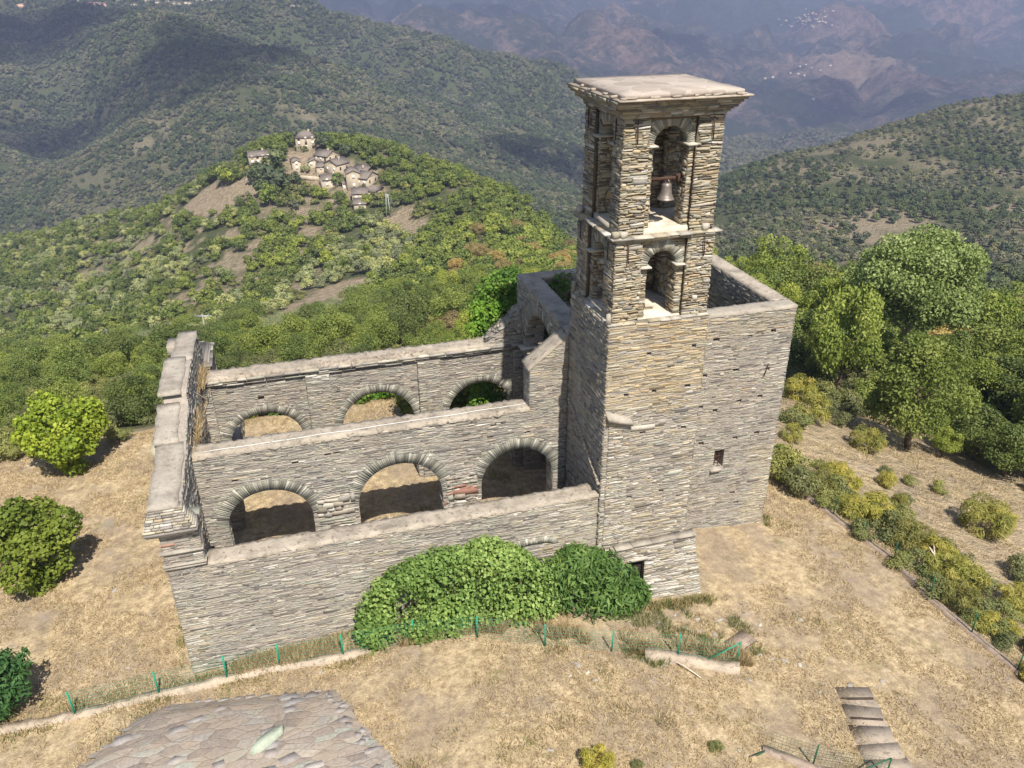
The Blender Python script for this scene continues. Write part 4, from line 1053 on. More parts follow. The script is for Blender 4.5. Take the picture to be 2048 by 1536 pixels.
# light crowns for distant trees
for i in range(3):
    proto('goak%d' % i, 'holm_oak', L_GOAK, M_BARK, 2.7, 2.3, 2.7, 14, 420, .85, .8, th=2., seed=150+i)
    proto('golive%d' % i, 'olive_tree', L_GOLIVE, M_BARKP, 2.4, 1.9, 2.3, 12, 420, .75, .7, th=2., seed=160+i)
    proto('foak%d' % i, 'holm_oak', L_OAK, M_BARK, 2.7, 2.3, 2.7, 14, 1000, .5, .8, th=2., seed=110+i)
    proto('folive%d' % i, 'olive_tree', L_OLIVE, M_BARKP, 2.4, 1.9, 2.3, 12, 1000, .45, .7, th=2., seed=120+i)
    proto('fchest%d' % i, 'chestnut_tree', L_CHEST, M_BARK, 2.6, 2.3, 2.7, 14, 1000, .5, .8, th=2., seed=130+i)
    proto('fmaq%d' % i, 'maquis_bush', L_MAQ, M_BARK, 1.7, 1.2, 1.0, 9, 600, .36, .8, th=.6, tr=.05, seed=140+i)

def pix_tree(key, px, py, wpx, label, group=None, cat='tree', sz=None, d=None, name=None, hpx=None):
    """stand a tree on the ground under a point of the photograph, crown as wide as it is there"""
    p = at(px, py) if d is None else und(px, py, d)
    s = wpx/scale_at(p)/(2.15*PROTO[key]['rx'])
    return tree(key, p[0], p[1], s, label, group, cat, sz=sz, name=name)
# the three plants left of the church
pix_tree('lime0', 148, 938, 182, 'bright green lime tree with branches to the ground, farther of two beside the facade', sz=.98)
pix_tree('lime1', 92, 1168, 205, 'bright green lime tree in the dry yard, nearer of two beside the facade', sz=1.0)
proto('shr', 'garden_shrub', leaf_mat('pinnate_leaves', (.03, .09, .02), (.07, .17, .04), (.12, .22, .06)), M_BARK, 1.7, 1.7, 1.5, 22, 3600, .26, .4, th=1., tr=.06, seed=95, droop=.7)
pix_tree('shr', -2, 1436, 185, 'dark green feathery shrub at the left edge of the yard behind the wire fence', cat='shrub', sz=1.05)
# big trees right of the chancel
pix_tree('pop', 1785, 795, 270, 'tall pale green poplar rising above the trees right of the church', sz=1.0, d=68)
pix_tree('big', 1815, 898, 232, 'large dense dark green tree on the edge of the dry slope below the poplar', sz=1.05)
pix_tree('chest0', 1665, 822, 165, 'light green broadleaf tree standing between the chancel and the tall poplar', sz=1.5, d=62)
for i, (a, b, d, w, k) in enumerate([(1600, 790, 70, 130, 'oak0'), (1560, 740, 80, 120, 'chest1'), (1640, 760, 78, 150, 'big'), (1700, 740, 84, 150, 'oak2'), (1590, 690, 95, 140, 'chest1'), (1680, 680, 100, 150, 'chest1'), (1740, 860, 60, 110, 'oak1'), (1880, 880, 58, 150, 'bigoak'), (1935, 900, 56, 150, 'bigoak'), (1870, 830, 70, 150, 'bigoak'), (1720, 800, 72, 120, 'oak2'), (2040, 790, 78, 200, 'bigoak'), (1950, 760, 84, 190, 'big'), (1850, 740, 90, 150, 'chest1'), (1540, 640, 108, 130, 'chest1'), (1620, 630, 112, 130, 'brown0'), (1980, 880, 60, 170, 'bigoak'), (2020, 650, 112, 190, 'chest1'), (1930, 640, 115, 150, 'brown0'),(2010, 930, 56, 210, 'bigoak'), (1960, 830, 70, 200, 'big'), (2060, 860, 64, 230, 'big'), (1900, 790, 84, 170, 'brown0'), (2035, 1080, 47, 150, 'oak0'), (1925, 985, 50, 120, 'oak1'), (2090, 985, 50, 200, 'bigoak'), (1985, 720, 92, 190, 'chest1'), (2075, 700, 100, 190, 'brown0'), (1890, 700, 100, 130, 'oak2'), (1990, 1005, 47, 130, 'oak1')]):
    kd = 'bigoak' if k.startswith('big') else k
    pix_tree(k, a, b, w, {'bigoak': 'dense dark tree in the shady wood along the right edge below the slope', 'big': 'tall dark green chestnut in the shady wood along the right edge', 'brown0': 'brownish drying chestnut in the wood right of the tall poplar', 'oak0': 'small dark oak at the right edge of the dry slope', 'oak1': 'small dark oak bordering the dry slope below the big trees', 'chest1': 'yellow green chestnut behind the wood along the right edge', 'oak2': 'dark oak half hidden between the poplar and the right edge'}[k], 'trees of the wood along the right edge', d=d)

# ---- woodland behind the church: the nearest trees stand as individuals
EM = np.maximum.accumulate(np.where(Dd > 25, (TZ-CAM[2]+2.)/np.maximum(Dd, 1), -9), axis=0)
def visible(X, Y, Z, hgt=5., tol=.02):
    dx = X-CAM[0]; dy = Y-CAM[1]; d = dx*HF[0]+dy*HF[1]; s = dx*HR[0]+dy*HR[1]; dr = d+26.
    ia = np.clip(((s/dr)-azs[0])/(azs[1]-azs[0]), 0, NA-1).astype(int)
    ir = np.clip(np.log(dr/drs[0])/np.log(drs[1]/drs[0]), 0, NR-1).astype(int)
    e = (Z+hgt-CAM[2])/d
    rel = np.stack([dx, dy, Z-CAM[2]], -1); zz = rel @ fw
    px = 1024+F_PX*(rel @ rt)/zz; py = 768-F_PX*(rel @ up)/zz
    return (e > EM[np.maximum(ir-2, 0), ia]-tol) & (px > -170) & (px < 2220) & (py > -60), px, py
def sample(d0, d1, spacing, seed):
    r = np.random.default_rng(seed); n = int(1.0*(d1*d1-d0*d0)*.92/spacing**2)
    d = np.sqrt(r.uniform(d0*d0, d1*d1, n)); s = r.uniform(-.92, .92, n)*d
    X = CAM[0]+d*HF[0]+s*HR[0]; Y = CAM[1]+d*HF[1]+s*HR[1]
    return X, Y, d
def thin(X, Y, rmin):
    """drop points closer than rmin to an earlier one (grid hash)"""
    keep = []; g = {}
    for i in range(len(X)):
        a, b = int(X[i]//rmin), int(Y[i]//rmin); ok = True
        for p in (a-1, a, a+1):
            for q in (b-1, b, b+1):
                for j in g.get((p, q), ()):
                    if (X[i]-X[j])**2+(Y[i]-Y[j])**2 < rmin*rmin: ok = False; break
                if not ok: break
            if not ok: break
        if ok: g.setdefault((a, b), []).append(i); keep.append(i)
    return np.array(keep, int)
def kind_of(px, py, X, Y, d):
    """0 oak 1 olive 2 chestnut 3 drying 4 maquis"""
    r = np.random.default_rng(5).random(len(px)); n1 = fbm(X/38., Y/38., 3, 31); k = np.zeros(len(px), int)
    k = np.where((r < .22), 4, k)
    k = np.where((n1 > .58) & (r > .4), 2, k)
    ol = (py > 440+.0*px) & (np.abs((py-560)+(px-680)*.9) < 75) & (px > 520) & (px < 860) & (d > 120)
    k = np.where(ol & (r < .9), 1, k)
    k = np.where((px > 860) & (d < 260), np.where(r < .38, 2, np.where((r < .52) & (px > 900) & (px < 1200), 3, np.where(r < .62, 4, 0))), k)
    k = np.where((px < 480) & (d > 150), np.where(n1 < .46, np.where(r < .7, 1, 0), np.where(r < .45, 0, np.where(r < .75, 4, 1))), k)
    k = np.where((d > 400) & (px > 1300), np.where(r < .80, 1, np.where(r < .92, 4, 0)), k)
    k = np.where((d > 560) & (px <= 1300), np.where(n1 < .47, np.where(r < .5, 4, 1), np.where(r < .7, 0, 4)), k)
    return k
X, Y, D_ = sample(44, 175, 2.6, 3); kp = thin(X, Y, 3.9); X, Y, D_ = X[kp], Y[kp], D_[kp]
Z = ground(X, Y); vis, PXs, PYs = visible(X, Y, Z)
okk = vis & ~((X > -15.5) & (X < 48) & (Y < 22.5)) & ~((X > 30) & (X < 42+.25*(Y+10)) & (Y < 24)) & (bare_mask(X, Y) < .4)
okk &= ~((X < -4) & (Y < 24) & (X > -17))
X, Y, D_, Z, PXs, PYs = (q[okk] for q in (X, Y, D_, Z, PXs, PYs))
K = kind_of(PXs, PYs, X, Y, D_)
od = np.argsort(D_); IND = od[:290]; REST = od[290:]
LAB = {0: 'dark holm oak', 1: 'pale silvery olive tree', 2: 'yellow green chestnut', 3: 'brownish drying chestnut', 4: 'low maquis bush'}
for i in IND:
    side = 'left of the church' if PXs[i] < 330 else 'right of the church' if PXs[i] > 1300 else 'behind the church'
    k = K[i]; key = ['oak%d' % random.randint(0, 2), 'olive%d' % random.randint(0, 1), 'chest%d' % random.randint(0, 2), 'brown0', 'maq%d' % random.randint(0, 1)][k]
    tree(key, X[i], Y[i], random.uniform(.75, 1.25)*(1.25 if k == 4 else 1)*float(np.clip((D_[i]-42)/55, .5, 1.)), LAB[k]+' in the close wood on the steep slope '+side, LAB[k]+'s in the close wood '+side, 'bush' if k == 4 else 'tree', z=Z[i])

# ---- the rest of the woodland, one mass per kind (points carrying instances of the crowns built above)
def scatter(name, keys, X, Y, Z, scl, seed=1, sq=1.):
    n = len(X); r = np.random.default_rng(seed)
    me = bpy.data.meshes.new(name); me.vertices.add(n); me.vertices.foreach_set('co', np.stack([X, Y, Z], -1).astype(np.float32).ravel())
    for nm, ar in (('scl', scl), ('rot', r.uniform(0, 2*PI, n))):
        a = me.attributes.new(nm, 'FLOAT', 'POINT'); a.data.foreach_set('value', ar.astype(np.float32))
    a = me.attributes.new('var', 'INT', 'POINT'); a.data.foreach_set('value', r.integers(0, len(keys), n).astype(np.int32))
    o = bpy.data.objects.new(name, me); COL.objects.link(o); tag(o, kind='stuff')
    ng = bpy.data.node_groups.new(name, 'GeometryNodeTree')
    ng.interface.new_socket('Geometry', in_out='INPUT', socket_type='NodeSocketGeometry'); ng.interface.new_socket('Geometry', in_out='OUTPUT', socket_type='NodeSocketGeometry')
    N = ng.nodes.new; gi = N('NodeGroupInput'); go = N('NodeGroupOutput'); ip = N('GeometryNodeInstanceOnPoints'); jn = N('GeometryNodeJoinGeometry')
    for k in reversed(keys):
        oi = N('GeometryNodeObjectInfo'); oi.inputs[0].default_value = SRC[k]; oi.inputs['As Instance'].default_value = True; ng.links.new(oi.outputs['Geometry'], jn.inputs[0])
    def na(nm, typ):
        q = N('GeometryNodeInputNamedAttribute'); q.data_type = typ; q.inputs[0].default_value = nm; return q.outputs[0]
    cx_ = N('ShaderNodeCombineXYZ'); ng.links.new(na('rot', 'FLOAT'), cx_.inputs[2])
    cs = N('ShaderNodeCombineXYZ'); sa = na('scl', 'FLOAT')
    for i in range(3): ng.links.new(sa, cs.inputs[i])
    ng.links.new(gi.outputs[0], ip.inputs['Points']); ng.links.new(jn.outputs[0], ip.inputs['Instance']); ip.inputs['Pick Instance'].default_value = True
    ng.links.new(na('var', 'INT'), ip.inputs['Instance Index']); ng.links.new(cx_.outputs[0], ip.inputs['Rotation']); ng.links.new(cs.outputs[0], ip.inputs['Scale'])
    ng.links.new(ip.outputs[0], go.inputs[0])
    md = o.modifiers.new('scatter', 'NODES'); md.node_group = ng
    return o
SRC = {}
# trees of the hamlet, which also lend their crowns to the far woods
HT = [('foak0', 515, 365, 42), ('foak1', 552, 345, 52), ('foak2', 545, 385, 60), ('fchest0', 540, 412, 46), ('foak0', 430, 362, 34), ('fchest1', 448, 370, 40), ('foak1', 476, 360, 30), ('fchest2', 462, 368, 34), ('foak2', 560, 300, 30),
      ('foak0', 573, 296, 28), ('foak1', 542, 300, 24), ('foak2', 590, 370, 30), ('folive0', 612, 346, 20), ('foak0', 645, 300, 34), ('foak1', 670, 300, 30), ('foak2', 690, 312, 28), ('fmaq0', 600, 408, 30), ('fmaq1', 580, 412, 26), ('fchest0', 628, 395, 26),
      ('fchest1', 648, 398, 22), ('folive1', 480, 412, 24), ('fmaq2', 765, 400, 26), ('folive2', 790, 415, 26), ('foak1', 500, 318, 26), ('foak0', 410, 360, 26), ('fmaq0', 597, 300, 20), ('fmaq1', 610, 303, 16)]
HT = [(k.replace('foak', 'goak') if (i % 2 or w > 40) else k, a, b, w) for i, (k, a, b, w) in enumerate(HT)]+[('golive0', 482, 405, 20), ('golive1', 498, 400, 20), ('golive2', 590, 420, 22), ('foak0', 690, 300, 24), ('foak1', 710, 306, 26), ('foak2', 730, 310, 24), ('goak0', 556, 318, 22), ('goak1', 530, 395, 40), ('goak2', 566, 380, 40)]
for k, a, b, w in HT:
    t = pix_tree(k, a, b, w, {'foak': 'dark round oak standing among the houses of the hilltop hamlet', 'fche': 'light green chestnut at the edge of the hilltop hamlet', 'foli': 'grey green olive tree beside the hilltop hamlet', 'goak': 'very dark dense oak standing among the houses of the hilltop hamlet', 'goli': 'dull grey olive tree below the hilltop hamlet', 'fmaq': 'low scrubby bush below the hilltop hamlet houses'}[k[:4]], 'trees around the hilltop hamlet', 'bush' if 'maq' in k else 'tree', sz=1.1)
    if k not in SRC: SRC[k] = [c for c in t.children if c.data == PROTO[k]['crown']][0]
for k in ('oak0', 'oak1', 'oak2', 'olive0', 'olive1', 'chest0', 'chest1', 'chest2', 'brown0', 'maq0', 'maq1'):
    ob = [o for o in bpy.data.objects if o.data == PROTO[k]['crown']]
    if not ob:
        q = REST[len(SRC)*3]; kk = {'o': 0, 'c': 2, 'b': 3, 'm': 4}[k[0]] if k[:2] != 'ol' else 1
        side = 'left of the church' if PXs[q] < 330 else 'right of the church' if PXs[q] > 1300 else 'behind the church'
        ob = tree(k, X[q], Y[q], 1., LAB[kk]+' in the close wood on the steep slope '+side, LAB[kk]+'s in the close wood '+side, 'bush' if kk == 4 else 'tree').children[:1]
    SRC[k] = ob[0]
FARG = {0: ['goak0', 'goak1', 'goak2'], 1: ['golive0', 'golive1', 'golive2'], 2: ['foak0', 'foak1', 'foak2'], 3: ['brown0'], 4: ['golive0', 'goak1', 'golive2']}
NM = {0: 'oak_wood', 1: 'olive_grove', 2: 'chestnut_wood', 3: 'drying_wood', 4: 'maquis_scrub'}
NEARK = {0: ['oak0', 'oak1', 'oak2'], 1: ['olive0', 'olive1'], 2: ['chest0', 'chest1', 'chest2'], 3: ['brown0'], 4: ['maq0', 'maq1']}
FARK = {0: ['foak0', 'foak1', 'foak2'], 1: ['folive0', 'folive1', 'folive2'], 2: ['fchest0', 'fchest1', 'fchest2'], 3: ['brown0'], 4: ['fmaq0', 'fmaq1', 'fmaq2']}
for k in range(5):
    m = REST[K[REST] == k]
    if len(m): scatter(NM[k], NEARK[k], X[m], Y[m], Z[m]-.1, rng.uniform(.75, 1.25, len(m))*(1.3 if k == 4 else 1))
# understorey of the near wood
X, Y, D_ = sample(44, 230, 2.3, 8); Z = ground(X, Y); vis, a, b = visible(X, Y, Z, 2, .01)
ok = vis & ~((X > -15.5) & (X < 46+.2*(Y+10)) & (Y < 22.5)) & (bare_mask(X, Y) < .3); scatter('undergrowth', ['maq0', 'maq1'], X[ok], Y[ok], Z[ok]-.15, rng.uniform(.5, 1.1, ok.sum()), 4)
# middle distance: the spur with the hamlet
X, Y, D_ = sample(175, 560, 2.5, 12); kp = thin(X, Y, 3.0); X, Y, D_ = X[kp], Y[kp], D_[kp]; Z = ground(X, Y); vis, PXs, PYs = visible(X, Y, Z)
gapn = fbm(X/24., Y/24., 4, 79); bm = bare_mask(X, Y)
ok = vis & (bm < .35) & (gapn < .68) & (soil_zone(PXs, PYs, X, Y, D_) < .4+.3*rng.random(len(X))) & ~((PXs > 1330) & (D_ > 250))
X, Y, D_, Z, PXs, PYs = (q[ok] for q in (X, Y, D_, Z, PXs, PYs)); K = kind_of(PXs, PYs, X, Y, D_)
for k in range(5):
    m = K == k
    if m.any(): scatter(NM[k], FARK[k], X[m], Y[m], Z[m]-.2, rng.uniform(.65, 1.25, m.sum())*(1.3 if k == 4 else 1.), 6)
X, Y, D_ = sample(250, 1000, 4.5, 17); Z = ground(X, Y); vis, PXs, PYs = visible(X, Y, Z); ok = vis & (PXs > 1330)
X, Y, D_, Z, PXs = (q[ok] for q in (X, Y, D_, Z, PXs)); kp = thin(X, Y, 5.6); X, Y, D_, Z, PXs = (q[kp] for q in (X, Y, D_, Z, PXs))
ok = fbm(X/40., Y/40., 4, 78) < .66; X, Y, D_, Z = (q[ok] for q in (X, Y, D_, Z)); rk = np.random.default_rng(3).random(len(X)); gn = fbm(X/90., Y/90., 3, 91)
for k, m in ((1, (rk < .82) & (gn < .6)), (0, ((rk >= .82) & (rk < .95)) | (gn >= .6)), (4, (rk >= .95) & (gn < .6))): scatter(NM[k], FARG[k], X[m], Y[m], Z[m]-.2, rng.uniform(.75, 1.2, m.sum()), 9)
# far hillsides
X, Y, D_ = sample(560, 2300, 5.4, 15); Z = ground(X, Y); vis, PXs, PYs = visible(X, Y, Z)
gapn = fbm(X/22., Y/22., 4, 78)
ok = vis & ~((PXs > 1330) & (D_ < 1000)) & (gapn < np.where(PXs > 1350, .64, .66)) & (rng.random(len(X)) < np.where(D_ > 1500, .75, 1.))
X, Y, D_, Z, PXs, PYs = (q[ok] for q in (X, Y, D_, Z, PXs, PYs)); K = kind_of(PXs, PYs, X, Y, D_)
for k in range(5):
    m = K == k
    if m.any(): scatter(NM[k], FARG[k], X[m], Y[m], Z[m]-.3, rng.uniform(.75, 1.45, m.sum())*np.where(D_[m] > 1100, 1.5, 1.)*(.85 if k == 4 else 1.), 7)
print('far trees', len(X))
# ------------------------------------------------------------------ shrubs against the church wall
def bush_from(name, label, cat, outline, base, yb, mat, n, ls, asp, seed, dr=0., depth_=1.3, leaf_name='foliage', stems=10, r0=(.55, .95), group=None, inner=.25):
    """blobs packed under an outline given as points on the vertical plane y=yb"""
    O_ = np.array([un(a, b, 'Y', yb) for a, b in outline]); r = np.random.default_rng(seed); bl = []
    xs, zs = O_[:, 0], O_[:, 2]
    for i in range(72):
        x = r.uniform(xs.min()+.2, xs.max()-.2); zt = np.interp(x, xs, zs); zb = gz(x, yb)
        rad = min(r.uniform(*r0), max(.3, (zt-zb)*.45)); z = r.uniform(zb+rad*.5, max(zb+rad*.6, zt-rad))
        if i % 2 == 0: z = zt-rad*.95
        k = (z-zb)/max(.5, zt-zb); y = yb-r.uniform(-.1, .9)*depth_*(1-.55*k)
        if i % 3 == 2 and xs.min()+1.5 < x < xs.max()-.8: z = zb+rad*.5; y = yb-depth_*r.uniform(.4, .9)
        bl.append((x, min(y, -rad*.8 if yb < 0 else 99), z, rad, rad*.9, rad))
    c = (np.mean([b[0] for b in bl]), yb+.4, gz(np.mean([b[0] for b in bl]), yb))
    V, Q_, T_ = leaves(bl, n, ls, asp, inner, seed, droop=dr, jn=.95)
    V[:, 1] = np.minimum(V[:, 1], -.12+0*V[:, 1]) if yb < 0 else V[:, 1]
    t = thing(name, label, cat, c, group=group)
    o = mesh_np(leaf_name, V-np.array(c), Q_, mat, {'tint': T_}, t)
    mb = MB()
    for i in range(stems):
        b = bl[r.integers(0, len(bl))]; g = np.array([b[0]+r.uniform(-.4, .4), b[1], gz(b[0], b[1])-.1])-np.array(c); e = np.array(b[:3])-np.array(c)
        mb = MB(); mb.tube([g, (g+e)/2+r.uniform(-.1, .1, 3), e], [.05, .035, .015], 6); mb.build('stem', M_BARK, t)
    return t
M_FIGL = leaf_mat('mulberry_leaves', (.06, .115, .024), (.185, .285, .07), (.33, .41, .13), rnd=.1)
M_LONG = leaf_mat('long_green_leaves', (.035, .08, .017), (.115, .205, .045), (.23, .31, .085), rnd=.1)
bush_from('fig_bush', 'wide bright green fig bush growing along the foot of the low church wall', 'bush',
          [(738, 1215), (755, 1175), (795, 1135), (860, 1105), (920, 1096), (972, 1082), (1020, 1096), (1065, 1115), (1105, 1150), (1130, 1190), (1140, 1230)], 0, -.6, M_FIGL, 24000, .155, .72, 201, .3, .55, 'foliage', 14)
bush_from('walnut_bush', 'darker green bush with long drooping leaves beside the small doorway of the buttress', 'bush',
          [(1102, 1160), (1112, 1118), (1145, 1096), (1185, 1098), (1215, 1115), (1250, 1132), (1278, 1165), (1292, 1215)], 0, -.6, M_LONG, 8500, .33, .26, 202, .8, .7, 'foliage', 10)

# ---- ivy on the chancel and the north side
def ivy(label, blobs, n, seed, ls=.17):
    c = np.array(blobs)[:, :3].mean(0); V, Q_, T_ = leaves(blobs, n, ls, .85, .15, seed)
    t = thing('ivy', label, 'ivy', tuple(c)); mesh_np('foliage', V-c, Q_, L_IVY, {'tint': T_}, t)
    mb = MB(); r = np.random.default_rng(seed)
    for i in range(6):
        b = blobs[r.integers(0, len(blobs))]; e = np.array(b[:3])-c; mb = MB(); mb.tube([e+np.array([0, 0, -1.8]), e+np.array([.1, 0, -.8]), e], [.04, .03, .015], 5); mb.build('stem', M_BARK, t)
r_ = np.random.default_rng(9)
ivy('thick green ivy lining the inner north wall of the roofless chancel', [(r_.uniform(17.6, 24), 10.55, r_.uniform(6.6, 9.75), .8, .22, .7) for i in range(30)], 5200, 301)
p0 = un(1000, 575, 'Y', 12.6)
ivy('bright green ivy mound behind the chancel corner and the ruined north stub', [(un(px, py, 'Y', 12.4)[0], 12.4+r_.uniform(-.3, .5), un(px, py, 'Y', 12.4)[2]-.35, .75, .7, .75) for px, py in ((970, 600), (985, 570), (1005, 560), (1025, 552), (1030, 580), (1010, 590), (990, 600), (1025, 600), (975, 625), (1000, 620))]+[(15.2+r_.uniform(-1, .8), 12.6, z, .9, .8, .9) for z in (1, 2, 3, 4, 5, 6)], 5200, 302)
ivy('small yellow green ivy clump hanging over the ruined end of the far nave wall', [(un(px, py, 'Y', 11.75)[0], 11.75, un(px, py, 'Y', 11.75)[2], .5, .35, .5) for px, py in ((955, 625), (965, 640), (985, 628), (1000, 622), (950, 655), (968, 662), (1012, 615))]+[(14.2, 11.9, z, .6, .4, .8) for z in (1.5, 3, 4.5, 6)], 2600, 303)

mb = MB(); core(mb, (1.05, 13.2, 0), X_, -Y_, .75, 5.6, -.5, 1.7, (), MORT, top=lambda u: 1.7); stones(mb, (1.8, 13.2, 0), Y_, X_, 5.6, -.3, 1.75, mif=grey_mix(.1), **BOLD); stones(mb, (1.05, 13.2, 0), X_, -Y_, .75, -.3, 1.7, mif=grey_mix(.1), **BOLD)
strip(mb, (1.42, 13.2), (1.42, 18.8), .42, 1.82, 1.80, .12, mi=COPE2); o = mb.build('added_dark_wall', MATS); tag(o, 'low wall added to make a dark shape beyond the leftmost far arch', 'wall')  # wall added only to give the dark shape seen through this arch
# ---- hedge and shrubs north of the nave, seen through the far arches
HG = 'shrubs along the north edge of the church yard'
def shrub(key, x, y, s, label, group, name=None, sz=None): return tree(key, x, y, s, label, group, 'shrub', name=name, sz=sz)
proto('hedge0', 'hedge_shrub', L_IVY, M_BARK, 1.6, 1.2, 1.1, 14, 2200, .2, .85, th=.8, tr=.05, seed=401)
proto('hedge1', 'hedge_shrub', L_OAK, M_BARK, 1.6, 1.3, 1.2, 14, 2200, .2, .8, th=.8, tr=.05, seed=402)
for i in range(15):
    x = 1.5+i*.95; y = 20.3+.25*math.sin(i)+(.0 if x < 6 else .3)
    shrub('hedge%d' % (i % 2 if x < 9 else 0), x, y, random.uniform(.75, 1.0), 'round green shrub of the row beyond the far nave arches', HG, 'hedge_shrub')
for i in range(9):
    shrub('hedge1', 11.6+random.uniform(0, 4.2), 14.6+random.uniform(0, 3.6), random.uniform(.9, 1.25), 'dark shrub filling the corner north of the nave beside the chancel', 'shrubs in the corner north of the nave', 'hedge_shrub', 1.5)
for px, py, w in ((205, 872, 60), (240, 880, 55), (20, 918, 70), (70, 905, 60), (-30, 930, 80), (262, 850, 60), (285, 845, 46), (180, 858, 50), (150, 860, 60), (225, 850, 60), (300, 840, 40), (100, 885, 60)):
    p = at(px, py); tree(random.choice(['maq0', 'maq1', 'hedge1']), p[0], p[1], w/scale_at(p)/3.2, 'scrubby bush on the rim of the yard behind the two lime trees', 'scrub bushes on the rim behind the lime trees', 'bush', name='rim_bush')
p = at(262, 838); proto('dry0', 'dead_bush', leaf_mat('dead_twigs', (.14, .11, .09), (.24, .19, .16), (.34, .28, .24), .1), M_DEADW, 1.5, 1.2, 1.0, 18, 1500, .5, .06, th=.8, tr=.04, seed=405)
for px, py, w in ((258, 850, 62), (282, 838, 44)):
    p = at(px, py); tree('dry0', p[0], p[1], w/scale_at(p)/3.2, 'leafless pinkish grey dead bush between the lime trees and the facade', 'dead bushes left of the facade', 'bush')

# ---- scrub on the dry slope beyond the right hand kerb
SG = 'scrub bushes on the dry slope right of the church'
for px, py, w, k in ((1575, 960, 95, 'maq0'), (1600, 985, 90, 'maq1'), (1560, 930, 60, 'hedge1'), (1640, 985, 60, 'broom0'), (1675, 965, 70, 'broom1'), (1690, 985, 60, 'broom0'), (1655, 1015, 60, 'maq0'), (1700, 1030, 70, 'broom1'), (1740, 1040, 90, 'broom0'), (1770, 1075, 80, 'maq1'),
        (1725, 1075, 60, 'maq0'), (1800, 1090, 80, 'broom1'), (1840, 1090, 60, 'broom0'), (1790, 1130, 60, 'maq0'), (1830, 1140, 70, 'maq1'), (1870, 1120, 70, 'broom1'), (1900, 1120, 80, 'maq0'), (1880, 1160, 80, 'broom0'), (1920, 1170, 90, 'broom1'),
        (1860, 1190, 70, 'maq1'), (1910, 1215, 80, 'broom0'), (1950, 1230, 80, 'maq0'), (1975, 1260, 70, 'broom1'), (1960, 1180, 60, 'maq1'), (1730, 900, 70, 'broom0'), (1745, 890, 50, 'broom1'), (1965, 1065, 105, 'broom0'), (1990, 1050, 70, 'broom1'),
        (2030, 1225, 90, 'broom0'), (2045, 1160, 80, 'maq0'), (1590, 850, 70, 'maq0'), (1620, 840, 80, 'broom1'), (1650, 830, 60, 'maq1'), (1600, 800, 70, 'broom0'), (1640, 800, 60, 'maq0'), (1580, 880, 50, 'broom1'), (1680, 850, 50, 'maq0'), (1820, 970, 34, 'maq1'), (1880, 985, 40, 'maq0'), (1800, 1010, 36, 'broom1'), (1770, 950, 30, 'maq1'), (2000, 1290, 60, 'maq0')):
    p = at(px, py); tree(k, p[0], p[1], w*1.12/scale_at(p)/(2.2*PROTO[k]['rx']), {'b': 'yellow green broom bush on the dry slope beyond the right hand kerb', 'm': 'low grey green bush on the dry slope beyond the right hand kerb', 'h': 'dark green bush tucked against the far right corner of the chancel'}[k[0]], None if k[0] == 'h' else {'b': 'broom bushes', 'm': 'low bushes'}[k[0]]+' on the dry slope right of the church', 'bush', name='slope_bush')
rx_ = np.random.default_rng(12)
for i in range(38):
    q = rx_.uniform(0, 1); x = 32.3+abs(rx_.normal(0, 3.4)); y = 9.5-q*20.; k = ['broom0', 'maq0', 'maq1', 'broom1', 'maq0'][i % 5]
    tree(k, x, y, rx_.uniform(.28, .62), {'b': 'yellow green broom bush on the dry slope beyond the right hand kerb', 'm': 'low grey green bush on the dry slope beyond the right hand kerb'}[k[0]], {'b': 'broom bushes', 'm': 'low bushes'}[k[0]]+' on the dry slope right of the church', 'bush', name='slope_bush')
for px, py, w, lab in ((1195, 1536, 90, 'yellow green shrub at the bottom edge of the dry foreground'), (1432, 1500, 34, 'small green weed beside the leaning green post'), (1275, 1536, 30, 'small weed tuft at the bottom edge right of the yellow green shrub')):
    p = at(px, py); tree('broom0' if w > 50 else 'maq0', p[0], p[1], w/scale_at(p)/3.2, lab, None, 'shrub', name='yard_shrub')

# ------------------------------------------------------------------ kerbs, fences, steps, foreground slabs
def kerb(name, label, pts, w, h, mat, cat='kerb'):
    c = pts[len(pts)//2]; t = MB(); V = []; m = []
    for a, b in zip(pts[:-1], pts[1:]):
        n = max(2, int(math.dist(a[:2], b[:2])/.35))
        for i in range(n): m.append(np.array(a)*(1-i/n)+np.array(b)*i/n)
    m.append(np.array(pts[-1])); m = np.array(m); d = np.gradient(m[:, :2], axis=0); d /= np.linalg.norm(d, axis=1, keepdims=True); nn = np.stack([-d[:, 1], d[:, 0]], 1)
    F = []
    for i, p in enumerate(m):
        j = rng.uniform(-.05, .05, 6)
        g = p[2]
        for sx, zz, q in ((-1, g-.5, 0), (-1, g+h, 1), (1, g+h, 2), (1, g-.5, 3)): V.append((p[0]+nn[i, 0]*sx*w/2+j[q], p[1]+nn[i, 1]*sx*w/2+j[q], zz+(j[4] if zz > g else 0)))
    for i in range(len(m)-1):
        for q in range(4): F.append((4*i+q, 4*i+(q+1) % 4, 4*i+4+(q+1) % 4, 4*i+4+q))
    e = 4*(len(m)-1); F += [(3, 2, 1, 0), (e, e+1, e+2, e+3)]
    t.add(V, F); o = t.build(name, [mat]); return tag(o, label, cat)
def gp(px, py, dz=0.): p = at(px, py); return (p[0], p[1], gz(p[0], p[1])+dz)
FP = [(10, 1462), (152, 1432), (320, 1392), (455, 1360), (560, 1336), (688, 1316)]
KA = [gp(a, b) for a, b in [(-120, 1490)]+FP+[(735, 1304)]]
kerb('kerb', 'long pale concrete kerb carrying the green fence in front of the low church wall', KA, .34, .16, M_CURB)
KB = [gp(a, b) for a, b in ((1290, 1312), (1355, 1322), (1420, 1333), (1477, 1346))]
kerb('kerb', 'short thick pale kerb end under the green corner post left of the open gap', KB, .42, .30, M_CURB)
